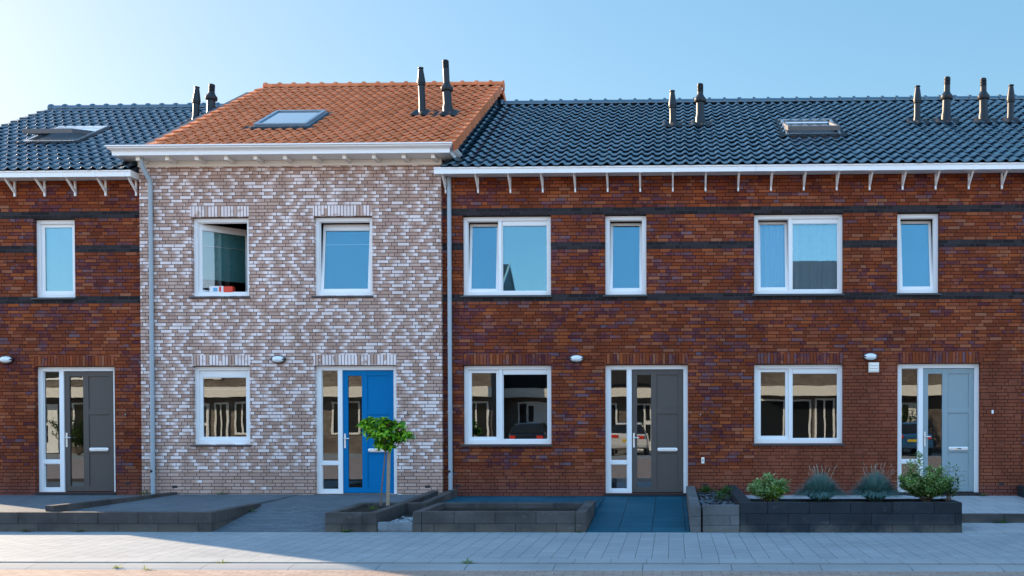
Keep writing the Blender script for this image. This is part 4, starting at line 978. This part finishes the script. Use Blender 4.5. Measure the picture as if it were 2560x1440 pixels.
# ------------------------------------------------------------------ the other side of the street (seen in the panes)
MTAN = NT('TanBrick'); _o, _rc, _d, _tt, _row = brick_base(MTAN)
_c = MTAN.mul(MTAN.ramp(_rc[0], [(0, (.12, .10, .088)), (.5, (.17, .145, .125)), (1, (.22, .19, .165))]), MTAN.m('MULTIPLY_ADD', MTAN.noise(.5, 4, .6), 1.6, .2)); _m = MTAN.step(_d, .003, .007)
MTAN.bsdf(MTAN.mix(_m, (.10, .075, .06), _c), .85, .3, 0, MTAN.bump(_m, .006)); MTAN = MTAN.mat
MDKGL = plain('DarkGlass', (.015, .018, .02), .08); MROOFD = plain('DarkRoof', (.05, .05, .055), .6)
def opp_house(x0, x1, Yf, zw, ry, rz, label, ops, canopy=True, roofed=True):
    H = thing('opposite_house', label, 'house', ((x0 + x1) / 2, Yf - 4, 0), 'houses across the street')
    obj('wall', MB().box(x0, x1, Yf - 9, Yf, -.1, zw), MTAN, H)
    if roofed:
        rf = obj('roof', MB().prism([(Yf + .4, zw - .1), (Yf + .4, zw + .05), (ry, rz), (Yf - 9.4, zw + .05), (Yf - 9.4, zw - .1)], x0 - .05, x1 + .05), MROOFD, H)
        obj('barge_board', MB().prism([(Yf + .41, zw + .03), (Yf + .41, zw + .2), (ry, rz + .06), (ry, rz - .14)], x1 + .051, x1 + .12), MWP, rf)
        obj('barge_board', MB().prism([(ry - .002, rz - .14), (ry - .002, rz + .06), (Yf - 9.4, zw + .2), (Yf - 9.4, zw + .03)], x1 + .051, x1 + .12), MWP, rf)
    if canopy: obj('canopy', MB().box(x0, x1, Yf + .002, Yf + .9, 2.72, 3.2), MCREAM, H)
    for (a, b, c, d, kind) in ops:
        f = MB(); sash_box(f, a, b, c, d, Yf + .002, Yf + .06, .09)
        if kind == 'door': f.box(a + .45, b - .09, Yf + .002, Yf + .05, c, d - .09); 
        else: f.box((a + b) / 2 - .04, (a + b) / 2 + .04, Yf + .002, Yf + .055, c + .09, d - .09)
        W = obj('window' if kind != 'door' else 'door', f, MWP, H)
        g_ = MB().box(a + .09, b - .09, Yf + .001, Yf + .02, c + .09, d - .09); 
        if kind == 'door': g_.box(a + .55, a + .78, Yf + .051, Yf + .054, 1.5, 2.3); g_.box(a + .55, a + .78, Yf + .051, Yf + .054, .5, 1.35)
        obj('pane', g_, MDKGL, W)
    return H
opp_house(-38, -14.0, -29, 5.2, -33.2, 7.0, 'lower tan brick house across the street with white canopy, mirrored in the left windows', [(-34, -32.2, .9, 2.5, 'w'), (-31.6, -30.3, 0, 2.4, 'door'), (-29.6, -28.3, .3, 2.5, 'w'), (-23.6, -22.7, 0, 2.45, 'door'), (-22.4, -21.7, .2, 2.5, 'w'), (-21.4, -20.6, .9, 2.5, 'w'), (-18.5, -17.3, 0, 2.4, 'door'), (-16.6, -15.2, .9, 2.5, 'w'), (-31, -29, 3.6, 4.8, 'w'), (-24, -22, 3.6, 4.8, 'w')])
opp_house(-13.99, -8.8, -29, 6.0, -33.8, 10.0, 'taller tan brick house across the street, its gable peak mirrored in an upper window', [(-13.2, -11.6, .9, 2.5, 'w'), (-10.2, -8.95, .1, 2.5, 'w')])  # right-hand window is made up, added to darken the mirrored front
HO = opp_house(-8.8, 4.0, -31.5, 3.25, -35, 4, 'low flat-roofed link building across the street with white canopy', [(-7.9, -5.9, 0, 2.5, 'door'), (-4.4, -2.8, .9, 2.4, 'w'), (-1.9, -.4, 0, 2.4, 'door'), (1.2, 3.2, .9, 2.4, 'w')], True, False)
rl = MB()
for i in range(82): rl.box(-8.7 + i * .155, -8.68 + i * .155, -30.7, -30.68, 3.2, 4.15)
rl.box(-8.8, 4.0, -30.72, -30.66, 4.15, 4.20); rl.box(-8.8, 4.0, -31.9, -31.8, 3.25, 4.3)
obj('railing', rl, MBLK, HO)
opp_house(4.0, 28, -29, 6.2, -33.6, 10.0, 'tan brick house across the street mirrored in the right windows', [(4.1, 6.7, .3, 2.55, 'w'), (6.9, 7.9, .2, 2.6, 'w'), (8.0, 9.1, 0, 2.5, 'door'), (10.6, 11.8, 0, 2.4, 'door'), (13.5, 16, .9, 2.5, 'w'), (18, 20, 3.9, 5.2, 'w'), (12, 14, 3.9, 5.2, 'w')])

def car(x, y, paint, label, rot=0):
    T = thing('parked_car', label, 'car', (x, y, -.05)); T.rotation_euler = (0, 0, 0)
    # side profile (along y, rear at +y), half widths
    sec = [(0.0, .45, .78, .80), (.05, .32, .95, .84), (.25, .28, 1.0, .86), (.9, .25, 1.02, .88), (2.2, .25, 1.0, .88), (3.3, .25, .96, .86), (3.9, .28, .80, .82), (4.05, .40, .62, .74)]
    b = MB(); vs = []; fs = []
    for (d, z0, z1, hw) in sec:
        Y = y - d
        vs += [(x - hw, Y, z0), (x - hw * 1.01, Y, (z0 + z1) / 2), (x - hw * .93, Y, z1), (x + hw * .93, Y, z1), (x + hw * 1.01, Y, (z0 + z1) / 2), (x + hw, Y, z0)]
    for i in range(len(sec) - 1):
        for j in range(6): fs.append((i*6+j, i*6+(j+1) % 6, (i+1)*6+(j+1) % 6, (i+1)*6+j))
    fs += [tuple(range(6)), tuple(len(sec)*6 - 6 + j for j in range(6))[::-1]]; b.add(vs, fs)
    rf = [(.12, 1.0, .78), (.42, 1.40, .62), (.9, 1.48, .60), (1.9, 1.47, .60), (2.3, 1.36, .60), (3.0, 1.0, .74)]
    b.hexa([(x - .60, y - 2.2, 1.36), (x + .60, y - 2.2, 1.36), (x + .60, y - .35, 1.38), (x - .60, y - .35, 1.38)], [(x - .55, y - 2.0, 1.47), (x + .55, y - 2.0, 1.47), (x + .56, y - .45, 1.46), (x - .56, y - .45, 1.46)])
    bd = obj('body', b, paint, T, smooth=50, bevel=.03)
    gh = MB(); gh.hexa([(x - .76, y - 3.0, .985), (x + .76, y - 3.0, .985), (x + .78, y - .12, .985), (x - .78, y - .12, .985)], [(x - .60, y - 2.2, 1.362), (x + .60, y - 2.2, 1.362), (x + .61, y - .36, 1.375), (x - .61, y - .36, 1.375)]); obj('glasshouse', gh, MDKGL, T, bevel=.03)
    for sx in (-1, 1):
        obj('tail_light', MB().box(x + sx * .60 - .14, x + sx * .60 + .14, y - .06, y + .03, .74, .88), plain('TailRed', (.65, .04, .02), .2), T, bevel=.02)
        for d in (.75, 3.25):
            wl = MB(); wl.lathe([(.20, -.10), (.31, -.10), (.32, -.04), (.32, .08), (.30, .10), (.20, .10)], 22, 0, Matrix.Translation((x + sx * .78, y - d, .27)) @ Matrix.Rotation(R(90), 4, 'Y'))
            w2 = obj('wheel', wl, MBLK, T, smooth=40); obj('rim', MB().lathe([(.19, -.105), (.19, .105)], 16, 0, Matrix.Translation((x + sx * .78, y - d, .27)) @ Matrix.Rotation(R(90), 4, 'Y')), MALU, w2)
    obj('number_plate', MB().box(x - .26, x + .26, y + .001, y + .012, .60, .71), plain('PlateYellow', (.6, .42, .03), .5), T)
car(-6.45, -24.6, plain('CarBlack', (.012, .013, .016), .15, coat=1), 'black hatchback seen from behind, mirrored in the lower window of the middle red house')
car(-2.0, -25.6, plain('CarWhite', (.6, .6, .6), .2, coat=1), 'white car mirrored in the glass of the dark grey door')
car(10.6, -24.6, plain('CarBlue', (.02, .09, .2), .2, coat=1), 'blue car mirrored in the pane beside the pale grey-blue door')
MHDG = leaf_mat('HedgeLeaf', (.03, .07, .015), (.07, .13, .02), (.12, .16, .02), .2, .5, .3)
shrub((-27.6, -26.2, -.05), 1.3, 2.3, 2600, .16, MHDG, 'large green bush across the street mirrored in the grey door at the left', 'street_bush', seed=51, stems=40, cat='bush')
shrub((10.9, -28.1, -.05), 1.0, 2.6, 2200, .15, MHDG, 'yellow-green bush across the street mirrored beside the pale grey-blue door', 'street_bush', seed=52, stems=34, cat='bush')
